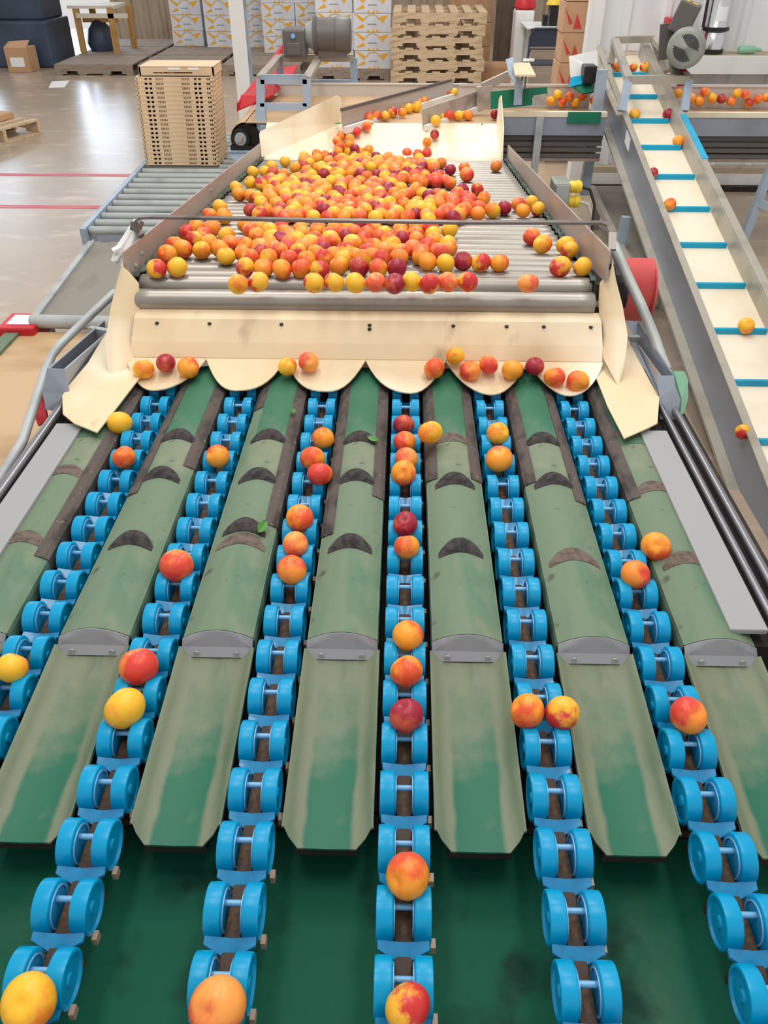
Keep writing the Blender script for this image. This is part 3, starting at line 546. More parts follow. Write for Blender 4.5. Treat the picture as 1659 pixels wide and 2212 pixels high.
mz = (-0.5232, 6.4500, 1.1197)[2]; mx0, mx1 = (-0.6468, 6.4200, 1.1223)[0], (-0.3853, 6.4200, 1.1229)[0]
part('neck', MB().lathe([(gx1, .07), (mx0-.02, .085), (mx0, .10)], (0, 6.48, mz), 'X', 24), 'galv', t, smooth=True)
part('motor_body', MB().lathe([(mx0, .05), (mx0, .118), (mx0+.02, .122), (mx0+.03, .108), (mx1-.11, .108), (mx1-.105, .114), (mx1-.02, .114), (mx1, .10), (mx1, .02)], (0, 6.48, mz), 'X', 28), 'motor', t, smooth=True)
part('foot', MB().box(mx0+.03, mx1-.03, 6.42, 6.54, bz, mz-.09), 'motor', t)
t = thing('belt_guard', 'long bright red sheet-metal guard behind the motor stand', 'guard', (-1.1, 6.3, .8))
part('side_sheet', MB().plate([(-1.1531, 6.0500, 0.7073), (-1.1474, 6.0500, 0.7593), (-1.1151, 6.1500, 0.7982), (-0.9880, 7.4000, 0.9744), (-0.9851, 7.4000, 0.9125), (-1.0493, 6.4000, 0.7987), (-1.0878, 6.2000, 0.7644)], .02), 'red', t)
part('top_sheet', MB().plate([(-1.1524, 6.0500, 0.7131), (-1.1332, 6.1000, 0.7915), (-0.9766, 6.9000, 0.8577), (-0.8584, 7.2000, 0.8389), (-0.8748, 7.0000, 0.8007), (-0.9084, 6.1000, 0.7981)], .01), 'red', t)

# ------------------------------------------------------------------ crates on the gravity roller conveyor (left)
t = thing('gravity_conveyor', 'grey roller conveyor on the left carrying the stack of tan crates', 'roller conveyor', (-1.5, 5.2, 0))
ra, rb = Vector((-1.715, 4.33, .395)), Vector((-1.82, 6.9, .395)); sa, sb = Vector((-1.12, 4.33, .395)), Vector((-1.22, 6.9, .395))
n = 20
for k in range(n):
    f = (k+.5)/n; a = ra.lerp(rb, f); b = sa.lerp(sb, f)
    part('roller', MB().tube([a, b], .0235, 12), 'grey_roller', t, smooth=True)
part('side_rail', MB().beam(ra-Vector((.02, 0, .015)), rb-Vector((.02, 0, .015)), .03, .085), 'blue_steel', t)
part('side_rail', MB().beam(sa+Vector((.02, 0, -.015)), sb+Vector((.02, 0, -.015)), .03, .085), 'blue_steel', t)
for q in (ra, rb, sa, sb): part('leg', MB().beam((q.x, q.y+(.25 if q.y < 5 else -.25), 0), (q.x, q.y+(.25 if q.y < 5 else -.25), .36), .04, .04), 'blue_steel', t)
part('cross_tie', MB().box(-1.75, -1.15, 4.5, 4.54, .30, .34).box(-1.8, -1.2, 6.6, 6.64, .30, .34), 'blue_steel', t)
# crate: folded tan crate with slotted walls
CW, CD, CH = .50, .33, .0268
def crate_wall(mb, p, dx, up, cols, th, nrm):
    """a wall strip along dx with holes: cols = list of (u0,u1,kind) solid pieces and hole bands"""
    pass
def make_crate(label):
    t = thing('plastic_crate', label, 'crate', (0, 0, 0), 'tan crates in the stack on the roller conveyor')
    m = MB(); h = CH
    # top and bottom rims, posts and lattice leave real openings in every wall
    for z0, z1 in ((0, .0065), (h-.0065, h-.0008)):
        m.box(-CW/2, CW/2, -CD/2, -CD/2+.012, z0, z1).box(-CW/2, CW/2, CD/2-.012, CD/2, z0, z1)
        m.box(-CW/2, -CW/2+.012, -CD/2, CD/2, z0, z1).box(CW/2-.012, CW/2, -CD/2, CD/2, z0, z1)
    def lattice(u0, u1, put):
        n = 5
        for k in range(n+1):
            c = u0+(u1-u0)*k/n; put(c-.0022, c+.0022, 0, h)
        put(u0, u1, h*.5-.0012, h*.5+.0012)
    for sy in (-CD/2, CD/2-.012):
        def put(a, b, z0, z1, sy=sy): m.box(a, b, sy+.001, sy+.011, z0+.001, z1-.001)
        for a, b in ((-.25, -.243), (-.232, -.19), (-.170, -.160), (-.142, -.118), (-.066, .052), (.104, .132), (.15, .16), (.178, .214), (.222, .226), (.236, .25)): put(a, b, 0, h)
        lattice(-.118, -.066, put); lattice(.052, .104, put)
    for sx in (-CW/2, CW/2-.012):
        def put(a, b, z0, z1, sx=sx): m.box(sx+.001, sx+.011, a, b, z0+.001, z1-.001)
        for a, b in ((-.165, -.15), (-.138, -.11), (-.09, -.055), (-.03, .03), (.055, .09), (.11, .138), (.15, .165)): put(a, b, 0, h)
    part('frame', m, 'crate', t)
    part('base', MB().box(-CW/2+.012, CW/2-.012, -CD/2+.012, CD/2-.012, .002, .006), 'crate_hole', t, label='shaded brown inside floor')
    return t
cr0 = make_crate('tan plastic crate at the bottom of the stack on the roller conveyor')
cbase = Vector((-1.515, 5.92, .42))
NCR = 20
for k in range(NCR):
    lab = 'tan plastic crate at the bottom of the stack on the roller conveyor' if k == 0 else 'tan plastic crate, %s up from the rollers in the stack' % ORD[k]
    o = cr0 if k == 0 else dup(cr0, (0, 0, 0), lab)
    o.location = cbase+Vector((.02*k/NCR+random.uniform(-.0015, .0015), 0, CH*k))
zt = cbase.z+CH*NCR
t = thing('plastic_crate', 'tan crate with handle slot and white labels topping the stack', 'crate', cbase+Vector((.03, .02, CH*NCR)), 'tan crates in the stack on the roller conveyor')
q = t.location; m = MB()
x0, x1, y0, y1 = q.x-.24, q.x+.245, q.y-.15, q.y+.16
m.box(x0, x1, y0+.02, y0+.03, q.z, q.z+.012).box(x0, x0+.09, y0+.02, y0+.03, q.z+.012, q.z+.02).box(x1-.14, x1, y0+.02, y0+.03, q.z+.012, q.z+.02).box(x0, x1, y0+.02, y0+.03, q.z+.02, q.z+.05)
m.box(x0, x1, y1-.01, y1, q.z, q.z+.05).box(x0, x0+.01, y0+.02, y1, q.z, q.z+.05).box(x1-.01, x1, y0+.02, y1, q.z, q.z+.05).box(x0, x1, y0+.02, y1, q.z+.048, q.z+.053)
part('frame', m, 'crate', t)
part('label_sticker', MB().box(q.x-.05, q.x+.03, y0+.017, y0+.02, q.z+.034, q.z+.045), 'white_print', t)
part('label_sticker', MB().box(q.x+.08, q.x+.15, y0+.017, y0+.02, q.z+.034, q.z+.045), 'white_print', t)
# grey belt and wooden take-off belt nearer the camera
t = thing('flat_conveyor', 'low grey belt conveyor on the left in front of the roller conveyor', 'belt conveyor', (-1.4, 3.8, 0))
part('belt', MB().plate([(-1.6731, 4.3071, 0.3500), (-1.3027, 4.2926, 0.3500), (-1.0645, 3.2955, 0.3500), (-1.6015, 3.2982, 0.3500)], .02), 'grey_belt', t)
part('edge_rail', MB().beam((-1.6797, 4.2837, 0.3550), (-1.6022, 3.2710, 0.3550), .03, .04), 'galv', t)
part('end_roller', MB().tube([(-1.6264, 3.2738, 0.3450), (-1.0557, 3.2571, 0.3450)], .03, 12), 'galv', t, smooth=True)
for x, y in ((-1.62, 3.4), (-1.64, 4.15), (-1.12, 3.4), (-1.2, 4.15)): part('leg', MB().box(x-.02, x+.02, y-.02, y+.02, 0, .335), 'galv', t)
t = thing('wooden_conveyor', 'tan plywood-coloured take-off table at the lower left', 'table', (-1.4, 2.6, 0))
part('top', MB().box(-1.66, -1.06, 1.2, 3.24, .29, .31), 'tan_belt', t)
part('side_rail', MB().box(-1.72, -1.66, 1.2, 3.2, .27, .325), 'cover', t)
for x, y in ((-1.62, 1.5), (-1.62, 3.0), (-1.1, 3.0)): part('leg', MB().box(x-.02, x+.02, y-.02, y+.02, 0, .29), 'galv', t)
q = Vector((-1.6831, 3.2874, 0.3300))
t = thing('red_guard_box', 'small red guard box with white top at the end of the grey belt', 'guard', (q.x, q.y, .3))
part('shell', MB().box(q.x-.07, q.x+.09, q.y-.09, q.y+.08, .26, .345).box(q.x-.075, q.x-.06, q.y-.08, q.y+.07, .20, .34), 'red', t, bevel=.01)
part('label_sticker', MB().box(q.x-.04, q.x+.06, q.y-.05, q.y+.05, .345, .348), 'white_print', t)

# ------------------------------------------------------------------ inclined cleated conveyor (right)
IS = .2355
def iz(y): return .243+IS*(y-2.937)
def ipl(x0, x1, y0, y1, h0, h1):
    m = MB(); return m.add([(x0,y0,iz(y0)+h0),(x1,y0,iz(y0)+h0),(x1,y1,iz(y1)+h0),(x0,y1,iz(y1)+h0),(x0,y0,iz(y0)+h1),(x1,y0,iz(y0)+h1),(x1,y1,iz(y1)+h1),(x0,y1,iz(y1)+h1)],
                     [[0,3,2,1],[4,5,6,7],[0,1,5,4],[1,2,6,5],[2,3,7,6],[3,0,4,7]])
t = thing('incline_conveyor', 'inclined steel conveyor with cream belt and cyan cleats on the right', 'inclined conveyor', (1.45, 4.0, 0))
Y0, Y1 = 2.02, 6.25
part('belt', ipl(1.325, 1.585, Y0, Y1, -.006, 0), 'cream_belt', t)
for k in range(13):
    yc = 2.937+.331*(k-2)
    if yc > 6.2 or yc < 2.05: continue
    part('cleat', ipl(1.332, 1.577, yc-.006, yc+.006, 0, .026), 'cyan', t, bevel=.003)
part('side_wall', ipl(1.305, 1.325, Y0, Y1, -.15, .05), 'side_steel', t)
part('side_wall', ipl(1.585, 1.60, Y0, Y1, -.12, .085), 'warm_steel', t)
part('flange', ipl(1.294, 1.328, Y0, Y1, .048, .056), 'warm_steel', t)
part('flange', ipl(1.59, 1.632, Y0, Y1, .083, .091), 'warm_steel', t)
part('lower_flange', ipl(1.262, 1.305, Y0, Y1, -.165, -.15), 'warm_steel', t)
part('bed', ipl(1.325, 1.585, Y0, Y1, -.14, -.02), 'dark', t)
part('tape_strip', ipl(1.604, 1.64, 4.62, 5.15, .05, .094), 'cyan', t)
part('label_sticker', MB().plate([(1.303, 5.0, iz(5.0)-.045), (1.303, 5.12, iz(5.12)-.045), (1.303, 5.12, iz(5.12)+.02), (1.303, 5.0, iz(5.0)+.02)], .003), 'white_print', t)
for y, x in ((3.4, 1.36), (3.4, 1.54), (5.7, 1.62)): part('leg', MB().box(x-.02, x+.02, y-.02, y+.02, 0, iz(y)-.10), 'blue_steel', t)
part('leg', MB().beam((1.2211, 5.6200, 1.0244), (1.2175, 5.6200, 0.2816), .06, .05, (0, 1, 0)), 'blue_steel', t)
part('leg', MB().beam((2.25, 5.2, .70), (2.17, 5.2, 0), .045, .045, (0, 1, 0)).beam((2.19, 5.2, .36), (2.6, 5.0, .22), .03, .045), 'blue_steel', t)
part('brace', MB().beam((1.2544, 4.6200, 0.4244), (1.2498, 4.6200, 0.0734), .05, .04, (0, 1, 0)).beam((1.1497, 4.6200, 0.2227), (1.2550, 4.6200, 0.2289), .03, .03), 'blue_steel', t)
# top frame over the belt
f1, f2, f3, f4 = (1.3115, 5.3000, 1.0135), (1.6620, 5.3000, 1.0146), (1.2808, 5.2200, 0.8596), (1.6470, 5.2200, 0.8611)
g1, g2 = (1.3876, 6.1500, 1.1295), (1.6430, 6.1500, 1.1354)
h1, h2 = (1.3478, 6.0000, 1.0023), (1.6967, 5.9000, 0.9762)
part('top_frame', MB().beam(f1, f2, .04, .045).beam(g1, g2, .04, .04).beam(f1, g1, .045, .03).beam(f2, g2, .045, .03), 'warm_steel', t)
for a_, b_ in ((f1, f3), (f2, f4)): part('frame_post', MB().beam(a_, b_, .045, .03, (0, 1, 0)), 'blue_steel', t)
for a_, b_ in ((g1, h1), (g2, h2)): part('frame_post', MB().beam(a_, b_, .045, .03, (0, 1, 0)), 'warm_steel', t)
part('head_plate', MB().plate([(1.3063, 6.3000, 1.0895), (1.3612, 6.2000, 1.0541), (1.2981, 5.2500, 0.8295), (1.2625, 5.2500, 0.8294), (1.2562, 5.9000, 0.9615)], .01), 'warm_steel', t)
part('bearing_block', MB().box(1.13, 1.21, 5.72, 5.84, .93, 1.03), 'black', t, bevel=.008)
# drive motor
c = Vector((1.5948, 5.2500, 1.1803))
t = thing('drive_motor', 'grey electric motor with slotted fan cover on top of the inclined conveyor', 'motor', c)
def tl(prof, n=32):
    m = MB(); m.lathe(prof, (0, 0, 0), 'Y', n)
    R_ = Matrix.Rotation(math.radians(-20), 3, 'Z') @ Matrix.Rotation(math.radians(-8), 3, 'X')
    m.v = [tuple(R_ @ (Vector(v)*.80)+c) for v in m.v]; return m
part('motor_body', tl([(.30, .03), (.30, .115), (.05, .118), (.04, .128), (-.0, .128)]), 'motor_light', t, smooth=True)
fc = part('fan_cover', tl([(0, .132), (-.01, .132), (-.02, .122), (-.026, .10), (-.028, .02), (-.032, .012), (-.032, .001)]), 'motor_light', t, smooth=True)
sl = MB()
for k in range(-6, 7):
    w_ = k*.0125; ln = math.sqrt(max(0, .086**2-w_**2))
    if ln < .02: continue
    for sg in (-1, 1): sl.box(w_-.0038, w_+.0038, -.0315, -.0265, *(sorted((sg*(.014+abs(w_)*.3), sg*ln))))
R_ = Matrix.Rotation(math.radians(-20), 3, 'Z') @ Matrix.Rotation(math.radians(-8), 3, 'X') @ Matrix.Rotation(math.radians(35), 3, 'Y')
sl.v = [tuple(R_ @ (Vector(v)*.80)+c) for v in sl.v]
part('fan_slots', sl, 'black', fc, label='black slots of the fan cover')
tb = MB().box(-.13, -.01, .10, .24, .04, .20); R_ = Matrix.Rotation(math.radians(-20), 3, 'Z') @ Matrix.Rotation(math.radians(18), 3, 'Y')
tb.v = [tuple(R_ @ Vector(v)+c+Vector((-.02, 0, .0))) for v in tb.v]
bx_ = part('terminal_box', tb, 'motor', t, bevel=.01)
lb = MB().box(-.11, -.08, .11, .15, .1995, .2025).box(-.065, -.03, .11, .15, .1995, .2025); lb.v = [tuple(R_ @ Vector(v)+c+Vector((-.02, 0, .0))) for v in lb.v]
part('label_sticker', lb, 'yellow', bx_)
part('mount_plate', MB().beam((1.5284, 5.4500, 1.2846), (1.5536, 5.4500, 1.1009), .10, .012, (0, 1, 0)), 'motor', t)
part('mount_arm', MB().beam((1.6016, 5.6000, 1.1640), (1.5980, 5.3200, 1.0116), .05, .03), 'motor', t)
solo('red_shaft_guard', MB().beam((1.6401, 5.6200, 1.1006), (1.6476, 5.3600, 0.9964), .05, .06), 'red', 'dark red guard between the drive motor and the top frame', 'guard', loc=(1.6475, 5.5000, 1.0462))
# discharge chute at the incline's head
t = thing('discharge_chute', 'white sheet chute with cyan tape edge at the head of the incline', 'chute', (1.1225, 5.8000, 0.8951))
part('sheet', MB().plate([(1.0443, 5.8500, 1.0670), (1.2390, 5.9500, 1.0925), (1.2490, 5.9000, 0.9881), (1.2307, 5.8500, 0.9682), (1.0652, 5.8000, 0.9428)], .006), 'white', t)
part('tape_edge', MB().plate([(1.0571, 5.7800, 0.9561), (1.2253, 5.8300, 0.9787), (1.2019, 5.7800, 0.9355), (1.0456, 5.7400, 0.9064)], .008), 'cyan', t)
part('underside_pad', MB().plate([(1.0785, 5.7600, 0.9062), (1.2023, 5.8000, 0.9379), (1.2343, 5.7500, 0.8817), (1.1316, 5.7000, 0.8757)], .012), 'green_flap', t)
# low grey conveyor under the incline
t = thing('low_conveyor', 'low grey conveyor bed partly hidden below the inclined conveyor', 'belt conveyor', (1.35, 4.8, 0))
part('bed', MB().plate([(1.3477, 5.9230, 0.2500), (1.7272, 5.9319, 0.2500), (1.4155, 4.1403, 0.2500), (1.2400, 4.1361, 0.2500)], .02), 'grey_belt', t)
part('edge_rail', MB().beam((1.3169, 5.8661, 0.2550), (1.2135, 4.0881, 0.2550), .03, .05), 'warm_steel', t)
q = Vector((1.3477, 5.9230, 0.2500)); part('leg', MB().box(q.x, q.x+.05, q.y-.1, q.y-.05, 0, .24).box(q.x+.1, q.x+.15, q.y-1.6, q.y-1.55, 0, .24), 'warm_steel', t)

# ------------------------------------------------------------------ background, right: ledge things, brown boxes, chair, table
q = Vector((2.262, 6.83, .975))
t = thing('water_pump', 'tall stainless cylinder with black collar and base on the ledge', 'pump', q)
part('body', MB().lathe([(.03, .082), (.12, .082), (.125, .078), (.60, .078)], q, 'Z', 28), 'stainless', t, smooth=True)
part('base', MB().lathe([(0, .082), (.03, .086), (.035, .080)], q, 'Z', 24), 'black', t, smooth=True)
part('collar', MB().lathe([(.145, .084), (.148, .094), (.168, .094), (.172, .084)], q, 'Z', 24), 'black', t, smooth=True)
part('label_sticker', MB().sheet([[(q.x+.0795*math.sin(a), q.y-.0795*math.cos(a), q.z+z) for a in [-.5+.125*i for i in range(9)]] for z in (.21, .30)], .001, (0, -1, 0)), 'white_print', t)
part('cable', MB().tube([(q.x-.10, q.y-.02, q.z+.17), (q.x-.105, q.y-.02, q.z+.35), (q.x-.085, q.y-.02, q.z+.5), (q.x-.06, q.y, q.z+.62)], .011, 8), 'black', t, smooth=True)
t = thing('red_carton', 'small red and white carton on the ledge behind the drive motor', 'carton', (1.98, 6.85, .975))
part('box', MB().box(1.90, 2.07, 6.78, 6.92, .975, 1.20), 'red', t, bevel=.006)
part('white_band', MB().box(1.897, 2.073, 6.777, 6.923, 1.06, 1.09), 'white_print', t)
solo('glass_bottle', MB().lathe([(0, .02), (.01, .028), (.11, .028), (.13, .014), (.17, .012)], (2.45, 6.80, 1.003), 'X', 16), 'mint', 'pale green bottle lying on the ledge beside the stainless cylinder', 'bottle', loc=(2.5, 6.80, .98), smooth=True)
def red_box(x, y, z, label, w_=.42, d=.32, h=.225, yaw=.0):
    t = thing('produce_box', label, 'box', (x, y, z), 'brown produce boxes with red print')
    part('carton', MB().box(x-w_/2, x+w_/2, y-d/2, y+d/2, z, z+h-.004), 'card', t, bevel=.004)
    m = MB()
    yy = y-d/2-.002
    m.plate([(x-w_/2+.01, yy, z+.17), (x-w_/2+.05, yy, z+.06), (x-w_/2+.08, yy, z+.07)], .002)
    m.plate([(x-.12, yy, z+.03), (x-.10, yy, z+.14), (x-.05, yy, z+.03)], .002)
    m.plate([(x+.0, yy, z+.14), (x+.08, yy, z+.14), (x+.03, yy, z+.05)], .002)
    m.plate([(x+.10, yy, z+.02), (x+.13, yy, z+.16), (x+.17, yy, z+.02)], .002)
    part('red_print', m, 'red_ink', t)
    t.rotation_euler.z = yaw
    return t
NM = ['bottom', 'second', 'third', 'fourth', 'fifth', 'sixth', 'topmost']
for k in range(7):
    red_box(1.545+.01*(k % 2), 8.1, .10+.225*k, 'brown box with red print, %s of the stack by the white doorpost' % (NM[k] if k in (0, 6) else NM[k]+' from the floor'))
solo('wooden_pallet', MB().box(1.2, 2.0, 7.75, 8.5, .07, .09).box(1.2, 1.28, 7.75, 8.5, 0, .07).box(1.55, 1.63, 7.75, 8.5, 0, .07).box(1.92, 2.0, 7.75, 8.5, 0, .07), 'wood', 'wooden pallet under the brown boxes with red print by the doorpost', 'pallet', loc=(1.6, 8.1, 0))
# folding chair
q = Vector((1.60, 10.5, 0))
t = thing('folding_chair', 'dark blue metal folding chair in the doorway before the white table', 'chair', q)
part('backrest', MB().sheet([[(q.x+.19*math.cos(a)*(1 if abs(math.cos(a)) < .9 else 1), q.y-.02+.02*math.sin(a), z) for a in [PI*i/8 for i in range(9)]] for z in (.62, .70, .78, .80)], .006, (0, -1, 0)), 'chair', t, smooth=True)
part('seat', MB().box(q.x-.20, q.x+.20, q.y+.02, q.y+.42, .425, .445), 'chair', t, bevel=.008)
part('frame', MB().tube([(q.x-.21, q.y-.10, 0), (q.x-.20, q.y-.03, .45), (q.x-.195, q.y-.02, .72), (q.x-.15, q.y-.015, .80), (q.x+.15, q.y-.015, .80), (q.x+.195, q.y-.02, .72), (q.x+.20, q.y-.03, .45), (q.x+.21, q.y-.10, 0)], .011, 8), 'chair', t, smooth=True)
for sx in (-1, 1): part('leg', MB().tube([(q.x+sx*.18, q.y-.03, .60), (q.x+sx*.23, q.y+.42, 0)], .011, 8), 'chair', t, smooth=True)
part('crossbar', MB().tube([(q.x-.205, q.y-.07, .18), (q.x+.205, q.y-.07, .18)], .009, 8).tube([(q.x-.2, q.y-.02, .6), (q.x+.2, q.y-.02, .6)], .007, 8), 'chair', t)
t = thing('folding_table', 'white folding table behind the dark folding chair', 'table', (1.85, 11.6, 0))
part('top', MB().box(1.46, 2.5, 11.25, 11.95, .72, .745), 'white', t, bevel=.006)
for x in (1.52, 2.42): part('leg', MB().box(x-.015, x+.015, 11.35, 11.38, 0, .72).box(x-.015, x+.015, 11.8, 11.83, 0, .72), 'galv', t)
solo('storage_tub', MB().box(1.40, 1.64, 11.98, 12.3, 0, .86), 'white', 'tall pale tub standing behind the white table', 'tub', loc=(1.5, 12.1, 0), bevel=.02)
t = thing('coffee_pot', 'black appliance on the white table', 'appliance', (1.85, 11.45, .745))
part('body', MB().box(1.74, 1.92, 11.35, 11.55, .745, .96).box(1.66, 1.72, 11.36, 11.46, .745, .86), 'black', t, bevel=.012)
t = thing('sun_hat', 'yellow and white cap lying on the black appliance', 'cap', (1.82, 11.45, .96))
part('crown', MB().lathe([(0, .11), (.03, .10), (.06, .07), (.075, .02)], (1.80, 11.44, .962), 'Z', 18), 'yellow', t, smooth=True)
part('brim', MB().lathe([(0, .09), (.012, .08), (.016, .02)], (1.93, 11.42, .962), 'Z', 18), 'white', t, smooth=True)
solo('red_bag', MB().lathe([(0, .11), (.03, .14), (.10, .13), (.16, .07)], (1.53, 12.14, .86), 'Z', 18), 'red', 'red bag lying on the pale tub behind the white table', 'bag', loc=(1.53, 12.14, .86), smooth=True)
for k in range(4):
    z = .02+.3*k
    t = thing('large_carton', ['large brown carton on the floor', 'large brown carton second from the floor', 'large brown carton third from the floor', 'large brown carton topmost'][k]+' in the stack behind the pallets', 'carton', (.98, 13.6, z), 'large brown cartons behind the pallets')
    part('carton', MB().box(.62, 1.22, 13.3, 13.9, z, z+.295), 'card', t, bevel=.005)
    part('hand_hole', MB().box(1.05, 1.09, 13.296, 13.30, z+.13, z+.19).box(1.216, 1.222, 13.5, 13.55, z+.13, z+.19), 'crate_hole', t)
solo('floor_carton', MB().box(1.0, 1.45, 12.0, 12.6, 0, .22), 'card', 'low flat brown carton on the floor beside the stack of pallets', 'carton', loc=(1.2, 12.3, 0), bevel=.005)

# ------------------------------------------------------------------ pallets
def pallet_mb(m=None, W=1.12, D=1.0, H=.128, n=7, bw=.1):
    parts = {}
    d = MB()
    for k in range(n):
        x = -W/2+(W-bw)*k/(n-1); d.box(x, x+bw, -D/2, D/2, H-.02, H-.002)
    parts['deck'] = d
    s_ = MB()
    for y in (-D/2, -.02, D/2-.04):
        s_.box(-W/2, W/2, y, y+.04, .052, H-.02)
        for a, b in ((-W/2, -W/2+.16), (-.24, .24), (W/2-.16, W/2)): s_.box(a, b, y, y+.04, .018, .052)
    parts['stringer'] = s_
    b = MB()
    for k in range(4):
        x = -W/2+(W-.1)*k/3; b.box(x, x+.1, -D/2, D/2, .001, .018)
    parts['bottom_board'] = b
    return parts
def make_pallet(loc, label, group, m='wood', **kw):
    t = thing('wooden_pallet', label, 'pallet', loc, group)
    for nme, mb in pallet_mb(**kw).items():
        o = part(nme, local(mb, *loc), m, t)
    return t
PN = ['bottom', 'second from the floor', 'third from the floor', 'fourth from the floor', 'fifth from the floor', 'sixth from the floor', 'topmost']
pbase = make_pallet((.39, 11.85, 0), 'pale wooden pallet, bottom of the tall stack behind the conveyor', 'pallets in the tall stack', 'wood', W=1.14)
random.seed(11)
for k in range(1, 7):
    o = dup(pbase, (.39+random.uniform(-.03, .03)+(.05 if k == 6 else 0), 11.85, .128*k), 'pale wooden pallet, %s in the tall stack behind the conveyor' % PN[k])
    o.rotation_euler.z = random.uniform(-.015, .015)
PP = [(-4.45, 13.3, 'weathered pallet on the floor before the wooden bench'), (-3.25, 13.3, 'weathered pallet on the floor behind the tan crates'), (-2.05, 13.3, 'weathered pallet on the floor just right of the steel column'),
      (-4.45, 14.35, 'weathered pallet under the wooden bench legs'), (-3.25, 14.35, 'weathered pallet before the leftmost white cartons'), (-2.05, 14.35, 'weathered pallet under the white cartons behind the column'),
      (-3.25, 15.4, 'weathered pallet under the leftmost white cartons'), (-4.45, 15.4, 'weathered pallet against the board wall')]
pg = None
for (x, y, lab) in PP:
    if pg is None: pg = make_pallet((x, y, 0), lab, 'weathered pallets on the floor at the back', 'wood_grey', H=.14, n=10, bw=.11)
    else: dup(pg, (x, y, 0), lab)
make_pallet((-.75, 12.95, 0), 'wooden pallet under the white cartons beside the tall pallet stack', 'weathered pallets on the floor at the back', 'wood_grey', H=.14, n=10, bw=.11)
make_pallet((-.95, 14.0, 0), 'wooden pallet under the inner white cartons behind the gear motor', 'weathered pallets on the floor at the back', 'wood_grey', H=.14, n=10, bw=.11)
t = make_pallet((-4.45, 8.6, 0), 'wooden pallet with flat cardboard on the floor at the far left', 'loose pallet', 'wood', H=.14)
t.rotation_euler.z = -.35
t = solo('cardboard_sheet', MB().box(-4.85, -4.10, 8.45, 9.05, .142, .20), 'card', 'flat pinkish cardboard stacked on the far left pallet', 'cardboard', loc=(-4.5, 8.7, .142), bevel=.006)
t.rotation_euler.z = -.3

# white cartons with the orange sun
BW, BD, BH = .50, .40, .218
def make_sun(label):
    t = thing('fruit_carton', label, 'carton', (0, 0, 0), 'white cartons with orange sun print')
    part('carton', MB().box(-BW/2, BW/2, -BD/2, BD/2, 0, BH-.004), 'card_white', t, bevel=.003)
    y = -BD/2-.002; m = MB()
    def tri(p): m.plate([(a, y, b) for a, b in p], .002)
    tri([(-.235, .208), (-.205, .208), (-.095, .145), (-.125, .112)]); tri([(-.225, .035), (-.125, .095), (-.10, .055)]); tri([(.09, .17), (.215, .195), (.135, .10)])
    tri([(-.01, .0), (.035, .0), (.02, .032)]); tri([(-.075, .0), (-.03, .0), (-.045, .035)]); tri([(.055, .0), (.10, .0), (.055, .035)])
    part('sun_rays', m, 'orange_ink', t)
    m = MB()
    for k in range(10):
        a0, a1 = PI*(.12+.76*k/10), PI*(.12+.76*(k+1)/10)
        m.plate([(.09*math.cos(a0), y, .11+.085*math.sin(a0)), (.09*math.cos(a1), y, .11+.085*math.sin(a1)), (.108*math.cos(a1), y, .11+.10*math.sin(a1)), (.108*math.cos(a0), y, .11+.10*math.sin(a0))], .002)
    part('sun_outline', m, 'tan_ink', t)
    m = MB()
    for k, (a, b) in enumerate(((-.06, -.035), (-.03, -.012), (-.007, .012), (.017, .034), (.038, .06))): m.box(a, b, y-.001, y+.001, .085, .095+.004*(k % 2))
    for k in range(5):
        for j in range(3): m.box(-BW/2-.002, -BW/2, -.16+.075*k+.02*(j % 2), -.145+.075*k+.02*(j % 2), .03+.06*j, .05+.06*j)
    part('small_print', m, 'grey_ink', t)
    return t
sun = None
COLS = [(-3.53, 15.1, .14, 'leftmost'), (-2.95, 14.95, .14, 'second from the left'), (-2.38, 14.95, .14, 'third from the left, right of the steel column'), (-1.93, 14.3, .14, 'fourth from the left'),
        (-1.42, 14.3, .14, 'fifth from the left'), (-.96, 12.75, .14, 'sixth from the left, behind the gear motor'), (-.45, 12.65, .14, 'rightmost, beside the pallets')]
COLN = ['leftmost', 'second', 'third', 'fourth', 'fifth', 'sixth', 'rightmost']
for ci, (x, y, z, cn) in enumerate(COLS):
    nb = 7
    for k in range(nb):
        lab = 'white carton with orange sun, %s in the %s stack' % ('lowest' if k == 0 else ('topmost' if k == nb-1 else ORD[k]+' up'), COLN[ci]+(' from the left' if 0 < ci < 6 else ''))
        if sun is None: sun = make_sun(lab); o = sun
        else: o = dup(sun, (0, 0, 0), lab)
        o.location = (x+random.uniform(-.006, .006), y, z+BH*k)

# ------------------------------------------------------------------ background, left
t = thing('wooden_bench', 'rough golden wooden work table with pale top on the back pallets', 'table', (-4.7, 14.3, .14))
zb = .14
part('top', MB().box(-5.10, -4.38, 14.02, 14.36, .72, .76).box(-5.05, -4.40, 14.40, 14.70, .72, .76).box(-4.98, -4.2, 14.0, 14.03, .60, .66), 'table_top', t)
for x, y in ((-5.03, 14.03), (-4.50, 14.0), (-4.98, 14.62), (-4.40, 14.62)): part('leg', MB().box(x, x+.09, y, y+.05, zb, .74), 'wood_gold', t)
part('brace', MB().box(-5.0, -4.45, 14.3, 14.34, .52, .62), 'wood_gold', t)
t = thing('storage_bin', 'big dark blue-grey bin at the far left beyond the carton', 'bin', (-6.3, 13.9, 0))
part('body', MB().box(-7.5, -5.28, 13.5, 14.5, 0, .60), 'bin', t, bevel=.03)
part('lid', MB().box(-6.3, -5.36, 13.7, 14.5, .60, 1.3), 'bin', t, bevel=.02)
solo('yellow_post', MB().box(-6.02, -5.93, 14.6, 14.7, 0, 1.6), 'yellow', 'yellow post behind the dark bin by the open bay', 'post', loc=(-5.98, 14.65, 0))
